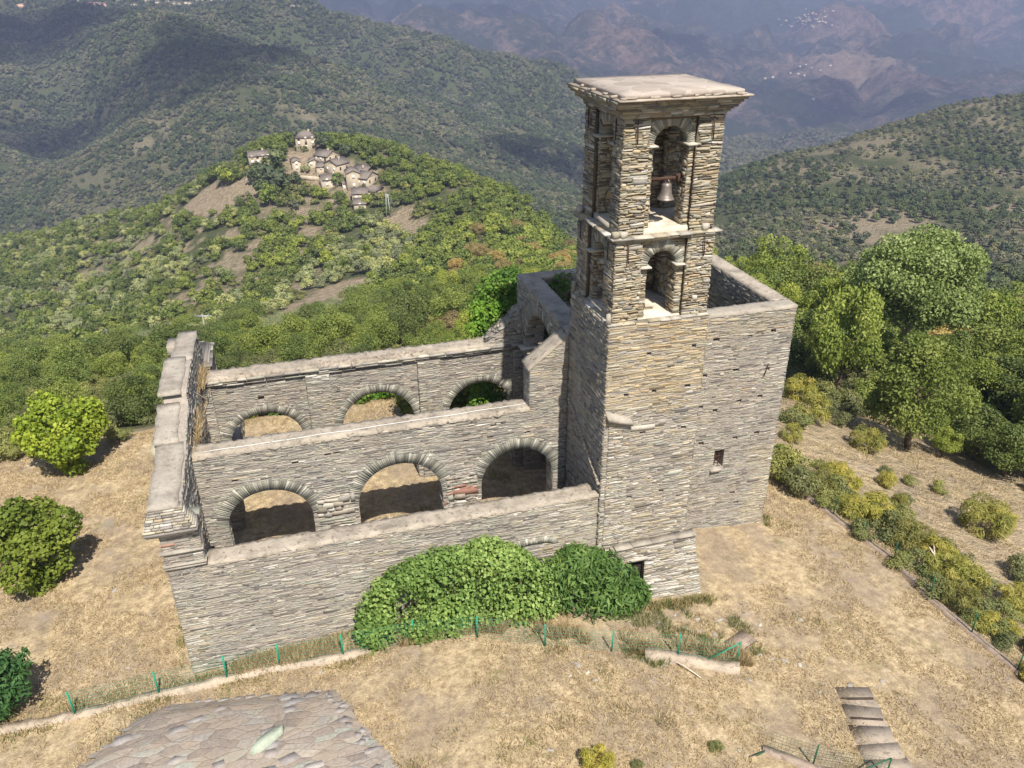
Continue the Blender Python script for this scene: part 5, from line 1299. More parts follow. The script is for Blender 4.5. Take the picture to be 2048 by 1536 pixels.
KR = [gp(a, b) for a, b in ((1612, 996), (1665, 1035), (1725, 1080), (1785, 1125), (1857, 1200), (1941, 1270), (2032, 1345), (2110, 1400))]
kerb('kerb', 'long grey stone kerb running down the right side of the yard', KR, .30, .20, M_STEP)
KC = [gp(a, b) for a, b in ((1525, 1500), (1580, 1520), (1640, 1542), (1740, 1570))]
kerb('kerb', 'low weathered kerb under the fallen fence at the bottom right', KC, .30, .10, M_STEP)
kerb('kerb', 'narrow concrete channel running from the kerb to the foot of the church wall', [gp(548, 1290), gp(556, 1310), gp(564, 1330)], .62, .05, M_STEP, 'channel')

def post_mb(h, r=.028, holes=True):
    mb = MB(); mb.box(-r, r, -.008, .008, -.2, h); mb.box(-.008, .008, -r, .0, -.2, h); 
    for k in range(int(h/.14)): mb.box(-r*.5, r*.5, .008, .016, .1+k*.14, .13+k*.14)
    return mb
def fence(label, pts, hgt, mat, mats_wire, lean=None, brace=None, wires=True, dens=.25):
    c = np.array(pts[len(pts)//2]); f = thing('wire_fence', label, 'fence', tuple(c))
    first = None
    for i, p in enumerate(pts):
        if first is None:
            o = post_mb(hgt, .034).build('post', [mat]); first = o
        else:
            o = first.copy(); COL.objects.link(o)
        o.parent = f; o.location = Vector(p)-Vector(c)
        lx, ly = (lean or {}).get(i, (random.uniform(-.03, .03), random.uniform(-.03, .03))); o.rotation_euler = (ly, lx, random.uniform(-.2, .2)+.3)
    for a, b in (brace or []):
        mb = MB(); mb.tube([np.array(a)-c, np.array(b)-c], [.026, .026], 6); mb.build('brace', [mat], f)
    if wires:
        mb = MB()
        for a, b in zip(pts[:-1], pts[1:]):
            a = np.array(a); b = np.array(b); L_ = np.linalg.norm(b-a)
            for k in range(7):
                z = .08+k*(hgt-.15)/6; mid = (a+b)/2+np.array([0, 0, z-.03*(k == 6)]); mb.tube([a+[0, 0, z]-c, mid-c, b+[0, 0, z]-c], [.005]*3, 3, cap=False)
            n = int(L_/dens)
            for k in range(1, n): q = a+(b-a)*k/n; mb.tube([q+[0, 0, .05]-c, q+[0, 0, hgt-.08]-c], [.004]*2, 3, cap=False)
        mb.build('wire_mesh', [mats_wire], f)
    return f
PA = [gp(a, b, .1) for a, b in FP[1:]]+[gp(a, b) for a, b in ((828, 1284), (955, 1275), (1090, 1292), (1223, 1303))]+[gp(1355, 1318, .22), gp(1472, 1334, .24)]
e_ = np.array(PA[-1]); br_ = [(np.array(gp(1414, 1328, .25)), e_+np.array([0, 0, 1.02]))]
fence('green wire fence on posts between the church wall and the foreground', PA, 1.12, M_GREENP, M_GREENP, None, br_)
PR_ = [gp(a, b, .15) for a, b in ((1665, 1035), (1725, 1080), (1785, 1125), (1857, 1200), (1941, 1270), (2032, 1345))]
fence('dark green wire fence along the right hand kerb above the dry slope', PR_, 1.15, M_GREEND, M_GREEND)
PC = [gp(1532, 1500), gp(1625, 1532), gp(1770, 1556)]
fence('damaged green fence with a leaning corner post at the bottom right', PC, 1.05, M_GREEND, M_GREEND, {0: (-.95, .35), 1: (.05, 0.)}, [(np.array(gp(1690, 1555)), np.array(gp(1770, 1556, 1.0)))], True, .12)

M_STEPL = concrete_mat('pale_step_stone', lin(142, 130, 116), .7)
st = thing('garden_steps', 'flight of rough concrete steps descending through the dry grass at the bottom right', 'steps', tuple(gp(1740, 1440)))
S_ = [gp(1702, 1378), gp(1722, 1418), gp(1738, 1458), gp(1752, 1492), gp(1768, 1520), gp(1786, 1548), gp(1800, 1580)]
bz = S_[0][2]+.10
for i, (a, b) in enumerate(zip(S_[:-1], S_[1:])):
    a = np.array(a); b = np.array(b); d = (b-a)[:2]; L_ = np.linalg.norm(d); d /= L_; n = np.array([-d[1], d[0]]); w = .68+.03*i
    mb = MB(); c = (a+b)/2; c[2] = c[2]-.03-.01*i
    mb.obox(c-np.array(st.location), (d[0]*L_*.54, d[1]*L_*.54, 0), (n[0]*w, n[1]*w, 0), (0, 0, .16), 0, .05); mb.build('step', [M_STEPL], st)
for i in (0, 1):
    a = np.array(S_[i+0])*.4+np.array(S_[i+1])*.6; d = np.array(S_[i+1])-np.array(S_[i]); d /= np.linalg.norm(d[:2]); n = np.array([-d[1], d[0], 0])
    mb = MB(); mb.obox(a+np.array([0, 0, .10-.01*i])-np.array(st.location), n*.6, d*.035, (0, 0, .05)); mb.build('painted_riser_shadow', [M_STEP_SHADOW], st)  # dark bars paint the shadow lines of the upper risers

# slab roof in the left foreground
rf = thing('slab_roof', 'sloping roof of rough stone slabs at the bottom left of the foreground', 'stone roof', tuple(gp(500, 1480)))
RC = np.array(rf.location)
far_l, far_r = np.array(gp(300, 1412)), np.array(gp(668, 1378)); nr = np.array(un(812, 1560, 'Z', far_r[2]+.9)); nl = np.array(un(60, 1640, 'Z', far_l[2]+.7))
def rs(u, v):
    a = far_l*(1-u)+far_r*u; b = nl*(1-u)+nr*u; p = a*(1-v)+b*v; p[2] += .28*math.sin(PI*min(1, v*1.1))*math.sin(PI*min(1, .15+u*.85))+.16*min(1, v*6); return p
mb = MB(); G = 16
G = 40; rq = np.random.default_rng(3)
gv = []
for j in range(G+1):
    for i in range(G+1):
        e = rq.uniform(-1, 1, 2); eu = (i == G)*.012*e[0]+(i == 0)*.035*e[0]; ev = (j == 0)*.018*e[1]
        gv.append(rs(i/G+eu, max(0, j/G+ev))-RC-np.array([0, 0, .015+(i < 4)*(4-i)*.05])+np.array([0, 0, rq.uniform(-.012, .012)]))
mb.add(gv, [(j*(G+1)+i, j*(G+1)+i+1, (j+1)*(G+1)+i+1, (j+1)*(G+1)+i) for j in range(G) for i in range(G)])
sk_ = [gv[i]+np.array([0, 0, .08]) for i in range(G+1)]+[gv[j*(G+1)+G]+np.array([0, 0, .08]) for j in range(1, G+1)]
for a, b in zip(sk_[:-1], sk_[1:]): mb.quads([[a-[0, 0, .08], b-[0, 0, .08], b-[0, 0, 1.6], a-[0, 0, 1.6]]])
def pave_mat():
    t = NT('mortared_stone_roof'); mp = t.mapping((1.5, 3.6, 1.5), rot=(0, 0, -.75)); mp = t.mix(.07, mp, t.n('ShaderNodeTexNoise').outputs['Color'])
    v = t.n('ShaderNodeTexVoronoi', feature='DISTANCE_TO_EDGE'); v.inputs['Scale'].default_value = 1.; v2 = t.n('ShaderNodeTexVoronoi'); v2.inputs['Scale'].default_value = 1.; t.l(mp, v.inputs['Vector']); t.l(mp, v2.inputs['Vector'])
    sp = t.n('ShaderNodeSeparateColor'); t.l(v2.outputs['Color'], sp.inputs[0])
    c = t.ramp(sp.outputs[0], [(0, lin(122, 112, 104)), (.25, lin(138, 127, 117)), (.5, lin(147, 136, 124)), (.68, lin(141, 136, 129)), (.82, lin(152, 138, 125)), (.92, lin(138, 142, 132)), (1, lin(162, 152, 138))])
    n = t.noise(9, 6, .72); c = t.mix(.7, c, t.ramp(n, [(.3, (.55, .54, .52)), (.5, (1, 1, 1)), (.7, (1.3, 1.28, 1.25))]), 'MULTIPLY')
    n2 = t.noise(1.1, 5, .65); c = t.mix(t.math('MULTIPLY', t.rampf(n2, .48, .62), .6), c, lin(146, 131, 114))
    c = t.mix(t.math('MULTIPLY', t.rampf(v.outputs['Distance'], .05, .01), .35), c, lin(110, 98, 86))
    t.col(c); t.bump(t.math('ADD', n, t.math('MULTIPLY', t.rampf(v.outputs['Distance'], .0, .08), .8)), .5, .03); return t.m
mb.build('mortared_slabs', [pave_mat()], rf)
S_ROOF = [(0, lin(128, 118, 114)), (.2, lin(150, 138, 130)), (.4, lin(166, 152, 142)), (.55, lin(154, 150, 148)), (.7, lin(176, 160, 146)), (.82, lin(150, 160, 152)), (.92, lin(186, 160, 146)), (1, lin(196, 186, 172))]
M_ROOFST = stone_mat('roof_slab_slate', tone(S_ROOF, .7, .6, .80))
mb = MB(); r = np.random.default_rng(55)
for j in range(22):
    for i in range(13):
        u, v = (i+r.uniform(.1, .9)+.5*(j % 2))/13.5, (j+r.uniform(.1, .9))/22.
        if u > 1.02: continue
        edge = u < .14+.12*fbm(np.array([v*6.]), np.array([3.3]), 2, 4)[0]
        rim = (j == 0) or (u > .93); v = v*.3 if j == 0 else v; u = min(u, .975)
        if r.random() < (.97 if edge else .15 if rim else .90): continue
        p = rs(u, v)-RC; tdir = rs(min(1, u+.02), max(0, v-.012))-rs(u, v); tdir /= np.linalg.norm(tdir); ndir = np.array([-tdir[1], tdir[0], 0.]); ndir /= np.linalg.norm(ndir)
        nz = np.cross(tdir, ndir); nz = nz if nz[2] > 0 else -nz
        a_, b_ = (r.uniform(.14, .3), r.uniform(.1, .2)) if rim else (r.uniform(.25, .5), r.uniform(.16, .28)); k = r.choice([4, 5]); ph = r.uniform(0, 1)
        ring = [(a_*math.cos(2*PI*(q+ph)/k)*r.uniform(.85, 1.1), b_*math.sin(2*PI*(q+ph)/k)*r.uniform(.75, 1.15)) for q in range(k)]
        h0, tl = r.uniform(-.02, .03), r.uniform(-.05, .05)
        lo = [p+tdir*x+ndir*y-nz*.06 for x, y in ring]; hi = [p+tdir*x*.97+ndir*y*.97+nz*(.002+abs(h0)*.25+tl*.08*y) for x, y in ring]
        mb.add(lo+hi, [tuple(range(k, 2*k))]+[(q, (q+1) % k, k+(q+1) % k, k+q) for q in range(k)])
mb.build('stone_slab', [M_ROOFST], rf)['kind'] = 'stuff'
p = at(534, 1476); mb = MB(); pz = rs(.62, .62)
q = un(536, 1478, 'Z', pz[2]+.12)
PB = []
for zz, k in ((-.1, 1.), (.12, .93)):
    for a, b in ((-.52, -.2), (-.05, -.36), (.5, -.12), (.46, .2), (-.1, .36), (-.46, .22)):
        PB.append((a*k*1.0+b*.35, b*k*.9+a*.45, zz+.03*a))
mb.add(PB, [(6, 7, 8, 9, 10, 11)]+[(i, (i+1) % 6, 6+(i+1) % 6, 6+i) for i in range(6)])
o = mb.build('stone_block', [stone_mat('greenish_block', [(0, lin(160, 168, 150)), (1, lin(168, 174, 156))])]); o.location = q
tag(o, 'pale greenish flat stone block lying on the foreground slab roof', 'stone')
for k, (px, py, s, c) in enumerate(((345, 1385, .5, lin(176, 134, 60)), (420, 1392, .22, lin(184, 146, 76)), (232, 1462, .30, lin(178, 140, 66)))):
    pass

# loose stones in the dry grass
rr = np.random.default_rng(66); ROCK = []
for i in range(4):
    mb = MB(); k = 7; a = [rr.uniform(.7, 1.2) for q in range(k)]
    ring = lambda s, z: [(s*a[q]*math.cos(2*PI*q/k)*1.3, s*a[q]*math.sin(2*PI*q/k), z+rr.uniform(-.1, .1)) for q in range(k)]
    mb.add(ring(1, -.4)+ring(1.05, .2)+ring(.6, .55), [tuple(range(2*k, 3*k))]+[(q, (q+1) % k, k+(q+1) % k, k+q) for q in range(k)]+[(k+q, k+(q+1) % k, 2*k+(q+1) % k, 2*k+q) for q in range(k)])
    o = mb.build('loose_stone', [M_GREY if i < 3 else M_PALE]); ROCK.append(o.data); bpy.data.objects.remove(o)
SPOTS = [(1285, 1322), (1330, 1330), (1155, 1330), (1175, 1345), (1140, 1352), (1190, 1360), (1372, 1258), (1400, 1262), (1430, 1270), (1455, 1290), (1520, 1310), (1545, 1318), (1570, 1322), (1600, 1330), (1440, 1240), (1395, 1240), (1320, 1245), (1350, 1230), (1182, 1312), (255, 1335), (230, 1180), (300, 1230), (1478, 1500), (1490, 1512), (1100, 1500), (1010, 1430), (1500, 1360), (1640, 1385), (520, 1330), (640, 1345), (1930, 1230), (2000, 1240), (2020, 1255), (1985, 1225), (1700, 1372), (1765, 1365), (1520, 1250), (1600, 1240)]
for px, py in SPOTS:
    p = at(px, py); o = bpy.data.objects.new('loose_stone', ROCK[rr.integers(0, 4)]); COL.objects.link(o); o.location = (p[0], p[1], gz(p[0], p[1])+.01)
    s = rr.uniform(.04, .11)*(1.6 if 1420 < px < 1470 else 1); o.scale = (s*1.3, s, s*.6); o.rotation_euler = (0, 0, rr.uniform(0, 6)); tag(o, 'small pale loose stone lying in the dry grass of the yard', 'stone', 'loose stones in the dry grass')
mb = MB(); p = np.array(gp(1480, 1285)); mb.obox((0, 0, .05), (.55, .2, 0), (-.15, .32, 0), (0, 0, .05), 0, .03); o = mb.build('stone_slab', [M_STEP]); o.location = p; tag(o, 'flat grey stone slab lying behind the green corner post', 'stone slab')
# fallen branches
mb = MB(); p = np.array(gp(1868, 1138)); 
for q in ([(-.9, -.1, .25), (-.2, .0, .35), (.2, .3, .5), (.45, .8, .8)], [(-.2, 0, .35), (.4, -.05, .4), (.9, .2, .55)], [(.2, .3, .5), (.1, .7, .8)], [(.4, -.05, .4), (.7, -.3, .5)]): mb.tube(q, [.05, .045, .035, .02][:len(q)], 6)
o = mb.build('dead_branch', [M_DEADW]); o.location = p; tag(o, 'bleached forked dead branch lying among the bushes of the right slope', 'branch')
mb = MB(); a = np.array(gp(1335, 1320, .1)); b = np.array(gp(1402, 1358, .06)); mb.tube([np.zeros(3), (b-a)*.5+[0, 0, .1], b-a], [.03, .028, .025], 6); o = mb.build('fallen_pole', [M_DEADW]); o.location = a; tag(o, 'thin fallen wooden pole leaning on the short kerb end', 'pole')

# ------------------------------------------------------------------ dry grass
def blades(name, X, Y, h, w, mat, seed, clump=1, kind='stuff', spread=.5, base=None):
    r = np.random.default_rng(seed); n = len(X); Z = ground(X, Y) if base is None else base
    a = r.uniform(0, 2*PI, n); hh = h*r.uniform(.5, 1.3, n); ww = w*r.uniform(.6, 1.3, n); ln = hh*r.uniform(.1, spread, n); la = r.uniform(0, 2*PI, n)
    B = np.stack([X, Y, Z-.02], -1); tx = np.stack([np.cos(a), np.sin(a), np.zeros(n)], -1)*ww[:, None]*.5; l_ = np.stack([np.cos(la)*ln, np.sin(la)*ln, hh], -1)
    V = np.stack([B-tx, B+tx, B+l_*.6+tx*.8+np.array([0, 0, .02]), B+l_], 1).reshape(-1, 3)
    o = mesh_np(name, V, np.arange(4*n).reshape(n, 4), mat, {'tint': np.repeat(r.random(n), 4)}); return tag(o, kind=kind)
r = np.random.default_rng(77)
inch = lambda X, Y: ((X > -.3) & (X < 16.5) & (Y > -.05) & (Y < .9)) | ((X > 16) & (X < 27) & (Y > -.6) & (Y < 11.6)) | ((X > 0) & (X < 16.5) & (((Y > 3.8) & (Y < 4.9)) | ((Y > 10.4) & (Y < 11.5)))) | ((X > -.4) & (X < 1.3) & (Y > -.3) & (Y < 15.6))
X = r.uniform(-15, 33, 330000); Y = r.uniform(-14, 21, 330000); m = fbm(X/1.6, Y/1.6, 4, 8)+.25*fbm(X*1.5, Y*1.5, 2, 9); k = (m > .58) & ~inch(X, Y)
k &= ~((X > 0) & (X < 16.5) & (Y > .9) & (Y < 10.5) & (r.random(len(X)) < .8))
blades('dry_grass', X[k], Y[k], .13, .022, L_STRAW, 1, spread=1.6)
# taller straw along the fence line and the foot of the wall
X = r.uniform(1.6, 21, 26000); Y = np.interp(X, [1, 5, 8, 11, 14, 17, 21], [-.75, -1.2, -1.5, -1.6, -2.8, -3.9, -5.0])+np.abs(r.normal(0, .55, 26000)); m = fbm(X*.9, Y*.9, 3, 12); k = (m > .46) & (Y < -.05) & ((X > 6) | (Y > -1.)) & ~((X > 16.5) & (Y > -.7))
blades('tall_dry_grass', X[k], Y[k], .42, .022, L_STRAW, 2, spread=.7)
X = r.uniform(16, 22, 7000); Y = r.uniform(-4.5, -1.0, 7000); m = fbm(X*1.1, Y*1.1, 3, 14); k = m > .5
blades('weedy_grass', X[k], Y[k], .32, .022, L_GRASS, 3, spread=.7)
C_ = [(-6+i*1.0, -.2+.3*math.sin(i*2.)) for i in range(16)]+[(x, -.35) for x in (1.6, 2.5, 3.6, 4.3, 5.4)]+[(r.uniform(-12, 30), r.uniform(-12, 14)) for i in range(46)]+[tuple(gp(a, b)[:2]) for a, b in ((530, 1310), (590, 1310), (820, 1530), (900, 1470), (1000, 1510), (1060, 1490), (1250, 1420), (1330, 1440))]
KP = [np.array(a)*(1-k)+np.array(b)*k for a, b in zip(KA[:-1], KA[1:]) for k in np.linspace(0, 1, 7)]; C_ += [(p[0]+r.normal(0, .2), p[1]+r.choice([-.25, .28])) for p in KP]
C_ += [tuple((rs(0.0+r.uniform(-.03, .06), q))[:2]) for q in np.linspace(0, .8, 14)]
X = np.concatenate([r.normal(c[0], .28, 90) for c in C_]); Y = np.concatenate([r.normal(c[1], .22, 90) for c in C_]); k = ~inch(X, Y)
kk = r.random(len(X)) < .55; blades('straw_tufts', X[k & kk]+.05, Y[k & kk], .26, .022, L_STRAW, 14, spread=.9)
blades('green_grass_tufts', X[k & ~kk], Y[k & ~kk], .20, .022, L_GRASS, 4, spread=.9)
X = r.uniform(31, 60, 30000); Y = r.uniform(-14, 24, 30000); k = fbm(X/2., Y/2., 3, 18) > .5
blades('slope_grass', X[k], Y[k], .26, .03, L_STRAW, 5, spread=1.2)
W_ = [(r.uniform(20.4, 27.1), 3.80-abs(r.normal(0, .12))) for i in range(60)]+[(-.25-abs(r.normal(0, .15)), r.uniform(0, 15)) for i in range(50)]+[(r.uniform(.2, 7), -.12-abs(r.normal(0, .12))) for i in range(40)]+[(r.uniform(17, 21.2), -.9-abs(r.normal(0, .2))) for i in range(40)]+[(27.1+abs(r.normal(0, .2)), r.uniform(4, 11)) for i in range(20)]
X = np.concatenate([r.normal(c[0], .16, 45) for c in W_]); Y = np.concatenate([r.normal(c[1], .08, 45) for c in W_]); k = ~inch(X, Y)
blades('wall_foot_weeds', X[k], Y[k], .24, .022, L_GRASS, 9, spread=.8); k2 = k & (r.random(len(X)) < .6); blades('wall_foot_straw', X[k2]+.06, Y[k2]-.05, .28, .022, L_STRAW, 10, spread=.8)
# grass rooted on the facade ledge and the far coping
X = np.concatenate([r.normal(1.05, .10, 500), r.normal(1.05, .1, 350)]); Y = np.concatenate([r.normal(10.3, .45, 500), r.normal(6.2, 1.0, 350)]); 
blades('wall_top_grass', X, Y, .5, .02, L_STRAW, 6, spread=.9, base=np.where(Y > 8.5, 7.1, 6.85)+0*X)
X = np.concatenate([r.normal(c, .5, 130) for c in (3.0, 6.5, 8.0, 9.2, 10.4)]); Y = r.normal(10.6, .12, len(X)); blades('coping_grass', X, Y, .14, .02, leaf_mat('rusty_grass', (.22, .13, .08), (.36, .24, .16), (.46, .34, .25), .1), 7, spread=1.2, base=np.full(len(X), 7.0))

# ------------------------------------------------------------------ hamlet on the hilltop
M_HW = [stone_mat('hamlet_wall_a', [(0, lin(152, 139, 118)), (1, lin(176, 162, 140))]), stone_mat('hamlet_wall_b', [(0, lin(168, 154, 132)), (1, lin(190, 176, 154))]), concrete_mat('whitewash', lin(205, 194, 176), .2)]
def roof_mat():
    t = NT('stone_roof_tiles'); n = t.noise(1.6, 5, .7); n2 = t.noise(.35, 3)
    c = t.ramp(n, [(.3, lin(102, 93, 86)), (.6, lin(128, 118, 109)), (.8, lin(148, 136, 124))]); c = t.mix(.5, c, t.ramp(n2, [(.3, (.8, .78, .76)), (.7, (1.1, 1.08, 1.05))]), 'MULTIPLY'); t.col(c); return t.m
M_ROOFT = roof_mat(); M_SHUT = simple('pale_shutters', lin(226, 218, 204), .7, 0, 3, .08, 0); M_DWIN = simple('dark_window', lin(62, 56, 52), .4, 0, 3, .2, 0)
def house(px, py, wpx, hpx, dep, rot, kind, wall, label, nw=(3, 2), shut=True, chim=True, dd=0.):
    p = at(px, py-1); s = scale_at(p); w = wpx/s; h = hpx/s*1.05; base = p[2]
    q = p+np.array([HF[0], HF[1], 0])*dep*.5
    t = thing('hamlet_house', label, 'house', (q[0], q[1], base-.5), -YAW+math.radians(rot), 'houses of the hilltop hamlet')
    hw, hd = w/2, dep/2; mb = MB()
    if kind == 'gable_side':      # ridge along the width
        mb.box(-hw, hw, -hd, hd, -3, h); mb.add([(-hw, -hd, h), (-hw, hd, h), (-hw, 0, h+dep*.24), (hw, -hd, h), (hw, hd, h), (hw, 0, h+dep*.24)], [(0, 1, 2), (5, 4, 3)])
    elif kind == 'gable_front':
        mb.box(-hw, hw, -hd, hd, -3, h); mb.add([(-hw, -hd, h), (hw, -hd, h), (0, -hd, h+w*.24), (-hw, hd, h), (hw, hd, h), (0, hd, h+w*.24)], [(0, 1, 2), (5, 4, 3)])
    else: mb.box(-hw, hw, -hd, hd, -3, h)
    mb.build('wall', [wall], t)
    mb = MB(); o = .35; th = .22
    def sl(a, b, c, d): P = np.array([a, b, c, d], float); mb.hexa(np.concatenate([P, P+[0, 0, th]]))
    if kind == 'gable_side':
        r_ = h+dep*.24; e = h-o*.48; sl((-hw-o, -hd-o, e), (hw+o, -hd-o, e), (hw+o, .01, r_), (-hw-o, .01, r_)); sl((-hw-o, -.01, r_), (hw+o, -.01, r_), (hw+o, hd+o, e), (-hw-o, hd+o, e))
    elif kind == 'gable_front':
        r_ = h+w*.24; e = h-o*.48; sl((-hw-o, -hd-o, e), (.01, -hd-o, r_), (.01, hd+o, r_), (-hw-o, hd+o, e)); sl((-.01, -hd-o, r_), (hw+o, -hd-o, e), (hw+o, hd+o, e), (-.01, hd+o, r_))
    elif kind == 'hip':
        r_ = h+min(w, dep)*.30; V = [(-hw-o, -hd-o, h), (hw+o, -hd-o, h), (hw+o, hd+o, h), (-hw-o, hd+o, h), (-hw*.18, 0, r_), (hw*.18, 0, r_)]; mb.add(V, [(0, 1, 5, 4), (1, 2, 5), (2, 3, 4, 5), (3, 0, 4), (3, 2, 1, 0)])
    else: sl((-hw-o, -hd-o, h-.2), (hw+o, -hd-o, h-.2), (hw+o, hd+o, h+dep*.22), (-hw-o, hd+o, h+dep*.22))
    rf_ = mb.build('roof', [M_ROOFT], t)
    if chim: mb = MB(); zc = h+.25*min(w, dep); mb.box(hw*.3, hw*.3+.7, -.35, .35, zc-1.4, zc+.9); mb.build('chimney', [wall], rf_)
    nx, nz = nw
    for i in range(nx):
        for j in range(nz):
            x = -hw+w*(i+.5)/nx; z = .9+(h-.6)*(j+.30)/nz; mb = MB(); mb.box(x-.5, x+.5, -hd-.06, -hd+.1, z, z+1.5); mb.build('window', [M_SHUT if shut and (i+j) % 3 != 2 else M_DWIN], t)
    for i in range(2):
        y = -hd+dep*(i+.5)/2; mb = MB(); mb.box(hw-.1, hw+.06, y-.45, y+.45, h*.5, h*.5+1.4); mb.build('window', [M_DWIN], t)
    return t
HOUSES = [(609, 303, 40, 26, 9, 14, 'hip', 0, 'tall square stone house with a hipped roof at the top of the hamlet', (3, 3)),
    (516, 332, 42, 20, 7, 24, 'gable_side', 0, 'long stone house with pale shutters standing apart among trees left of the hamlet', (4, 2)),
    (589, 345, 16, 20, 8, 20, 'gable_front', 1, 'narrow pale house at the left end of the hamlet row', (1, 2)),
    (627, 337, 24, 13, 7, 10, 'gable_front', 1, 'small pale house behind the garden trees in the middle of the hamlet', (2, 1)),
    (650, 328, 34, 16, 8, -28, 'gable_side', 0, 'grey house directly below the tall square house', (3, 1)),
    (641, 346, 18, 13, 5, 8, 'shed', 1, 'small lean-to house with an ochre wall in the hamlet centre', (1, 1)),
    (672, 351, 36, 22, 8, -34, 'gable_front', 0, 'grey gabled house in the middle right of the hamlet', (2, 1)),
    (659, 377, 38, 18, 7, 22, 'gable_side', 1, 'pinkish stone house with a white end wall at the lower edge of the hamlet', (2, 2)),
    (704, 382, 26, 34, 8, 16, 'gable_front', 0, 'tall dark tower-like house on the right of the hamlet', (1, 2)),
    (732, 377, 26, 20, 9, -24, 'gable_side', 0, 'grey house stepping down behind the tall tower-like house', (2, 1)),
    (718, 352, 34, 6, 9, -16, 'shed', 0, 'low broad roofed house behind the tall tower-like house', (2, 1)),
    (718, 407, 30, 20, 7, 10, 'gable_side', 0, 'small stone house at the lower right end of the hamlet', (2, 1)),
    (744, 396, 28, 14, 8, -20, 'hip', 0, 'broad roofed house beside the lower right end of the hamlet', (2, 1)),
    (719, 420, 24, 13, 5, 6, 'shed', 0, 'lowest little stone house of the hamlet with one pale window', (1, 1)),
    (690, 378, 14, 12, 5, 20, 'shed', 2, 'small whitewashed annexe beside the tall tower-like house', (1, 1))]
for (px, py, w, h, dep, rot, kd, wm, lab, nw_) in HOUSES: house(px, py, w, h, dep, rot, kd, M_HW[wm], lab, nw_, True, w > 30)
mb = MB(); a = np.array(gp(598, 358)); b = np.array(gp(640, 361)); mb.obox((b-a)/2+[0, 0, .6], (b-a)/2*np.array([1, 1, 0]), (0, .3, 0), (0, 0, 1.1)); o = mb.build('terrace_wall', [M_HW[1]]); o.location = a; tag(o, 'low pale terrace wall in front of the hamlet garden', 'wall')
# poles
def pole(label, px, py, hpx, d=None, legs=1):
    p = np.array(gp(px, py)) if d is None else und(px, py, d); s = scale_at(p); h = hpx/s*1.05; t = thing('utility_pole', label, 'utility pole', tuple(p), -YAW)
    for k in range(legs):
        x = 0 if legs == 1 else (-.9+1.8*k); mb = MB(); mb.tube([(x, 0, -1), (x*.35, 0, h)], [.17, .12], 8); mb.build('pole_leg' if legs > 1 else 'pole_shaft', [M_GALV if legs > 1 else M_WOODP], t)
    mb = MB(); mb.box(-1.3, 1.3, -.09, .09, h-.5, h-.32); mb.build('crossarm', [M_GALV], t)
    for x in (-1.15, 0, 1.15): mb = MB(); mb.lathe([(.05, 0), (.12, .05), (.07, .2), (.13, .25), (.001, .36)], (x, 0, h-.32), 8); mb.build('insulator', [M_GALV], t)
    return t
pole('pale twin legged power pole at the lower right end of the hamlet', 777, 434, 44, None, 2)
pole('grey wooden utility pole rising from the trees beyond the facade', 418, 700, 74, 128.)

# ------------------------------------------------------------------ far villages (a few pixels each)
FH = []
for i, wm in enumerate((M_HW[1], M_HW[2], simple('pink_render', lin(214, 168, 146), .9, 0, 1, .08, 0))):
    for k in range(2):
        mb = MB(); w, d_, h = (6., 4.5, 6.) if k == 0 else (9., 5., 7.5); mb.box(-w, w, -d_, d_, -4, h, 0)
        e = .6; mb.add([(-w-e, -d_-e, h), (w+e, -d_-e, h), (w+e, 0, h+2.4), (-w-e, 0, h+2.4), (-w-e, d_+e, h), (w+e, d_+e, h)], [(0, 1, 2, 3), (3, 2, 5, 4), (0, 3, 4), (1, 5, 2), (0, 4, 5, 1)], 1)
        o = mb.build('far_house', [wm, M_ROOFT]); FH.append(o.data); bpy.data.objects.remove(o)
def far(px, py, s, i, label, group):
    p = at(px, py, 700.); o = bpy.data.objects.new('far_house', FH[i]); COL.objects.link(o); o.location = (p[0], p[1], gz(p[0], p[1])); o.scale = (s, s, s); o.rotation_euler = (0, 0, -YAW+random.uniform(-.5, .5)); tag(o, label, 'house', group)
r = random.Random(4)
for px, py, s, i in ((182, 12, 1.3, 5), (196, 14, 1.3, 5), (208, 12, 1.2, 4), (200, 24, .9, 4), (220, 28, .8, 2), (206, 34, .7, 2), (268, 12, 1., 2), (276, 11, .9, 0), (300, 6, 1.3, 1), (316, 8, 1.1, 2), (334, 4, 1., 2), (348, 8, 1., 0), (358, 9, 1.1, 0), (372, 8, .8, 2), (382, 10, .9, 1), (400, 3, 1.2, 1), (425, 2, 1., 0), (450, 3, 1., 1), (478, 2, .9, 0), (42, 14, 1.0, 5), (50, 16, .8, 4), (240, 4, 1., 1), (160, 5, 1., 0), (505, 2, 1., 1), (530, 3, .8, 0)):
    far(px, py, s*.8, i, 'small pale house of the hazy village strung along the top left ridge', 'houses of the village on the top left ridge')
for px in (585, 596, 607, 618, 630, 640): far(px, 16-abs(px-612)*.05, .62, 2, 'white building of the row on the crest at the top of the left ridge', 'white buildings on the left crest')
for k in range(54):
    px = r.gauss(1612, 28); py = r.gauss(40, 7)-.06*(px-1615)
    far(px, max(8, py), r.uniform(.5, .85), r.choice([0, 1, 0, 1, 4]), 'tiny pale house of the far village across the valley at the upper right', 'houses of the far village at the upper right')
for px, py in ((1566, 154), (1580, 150), (1596, 148), (1608, 152), (1612, 130), (1624, 136), (1600, 132), (1640, 140), (1530, 158), (1545, 156), (1626, 200), (1660, 132)):
    far(px, py, r.uniform(.6, .9), 2, 'tiny white farmhouse scattered in the valley below the far village', 'farmhouses in the far valley')

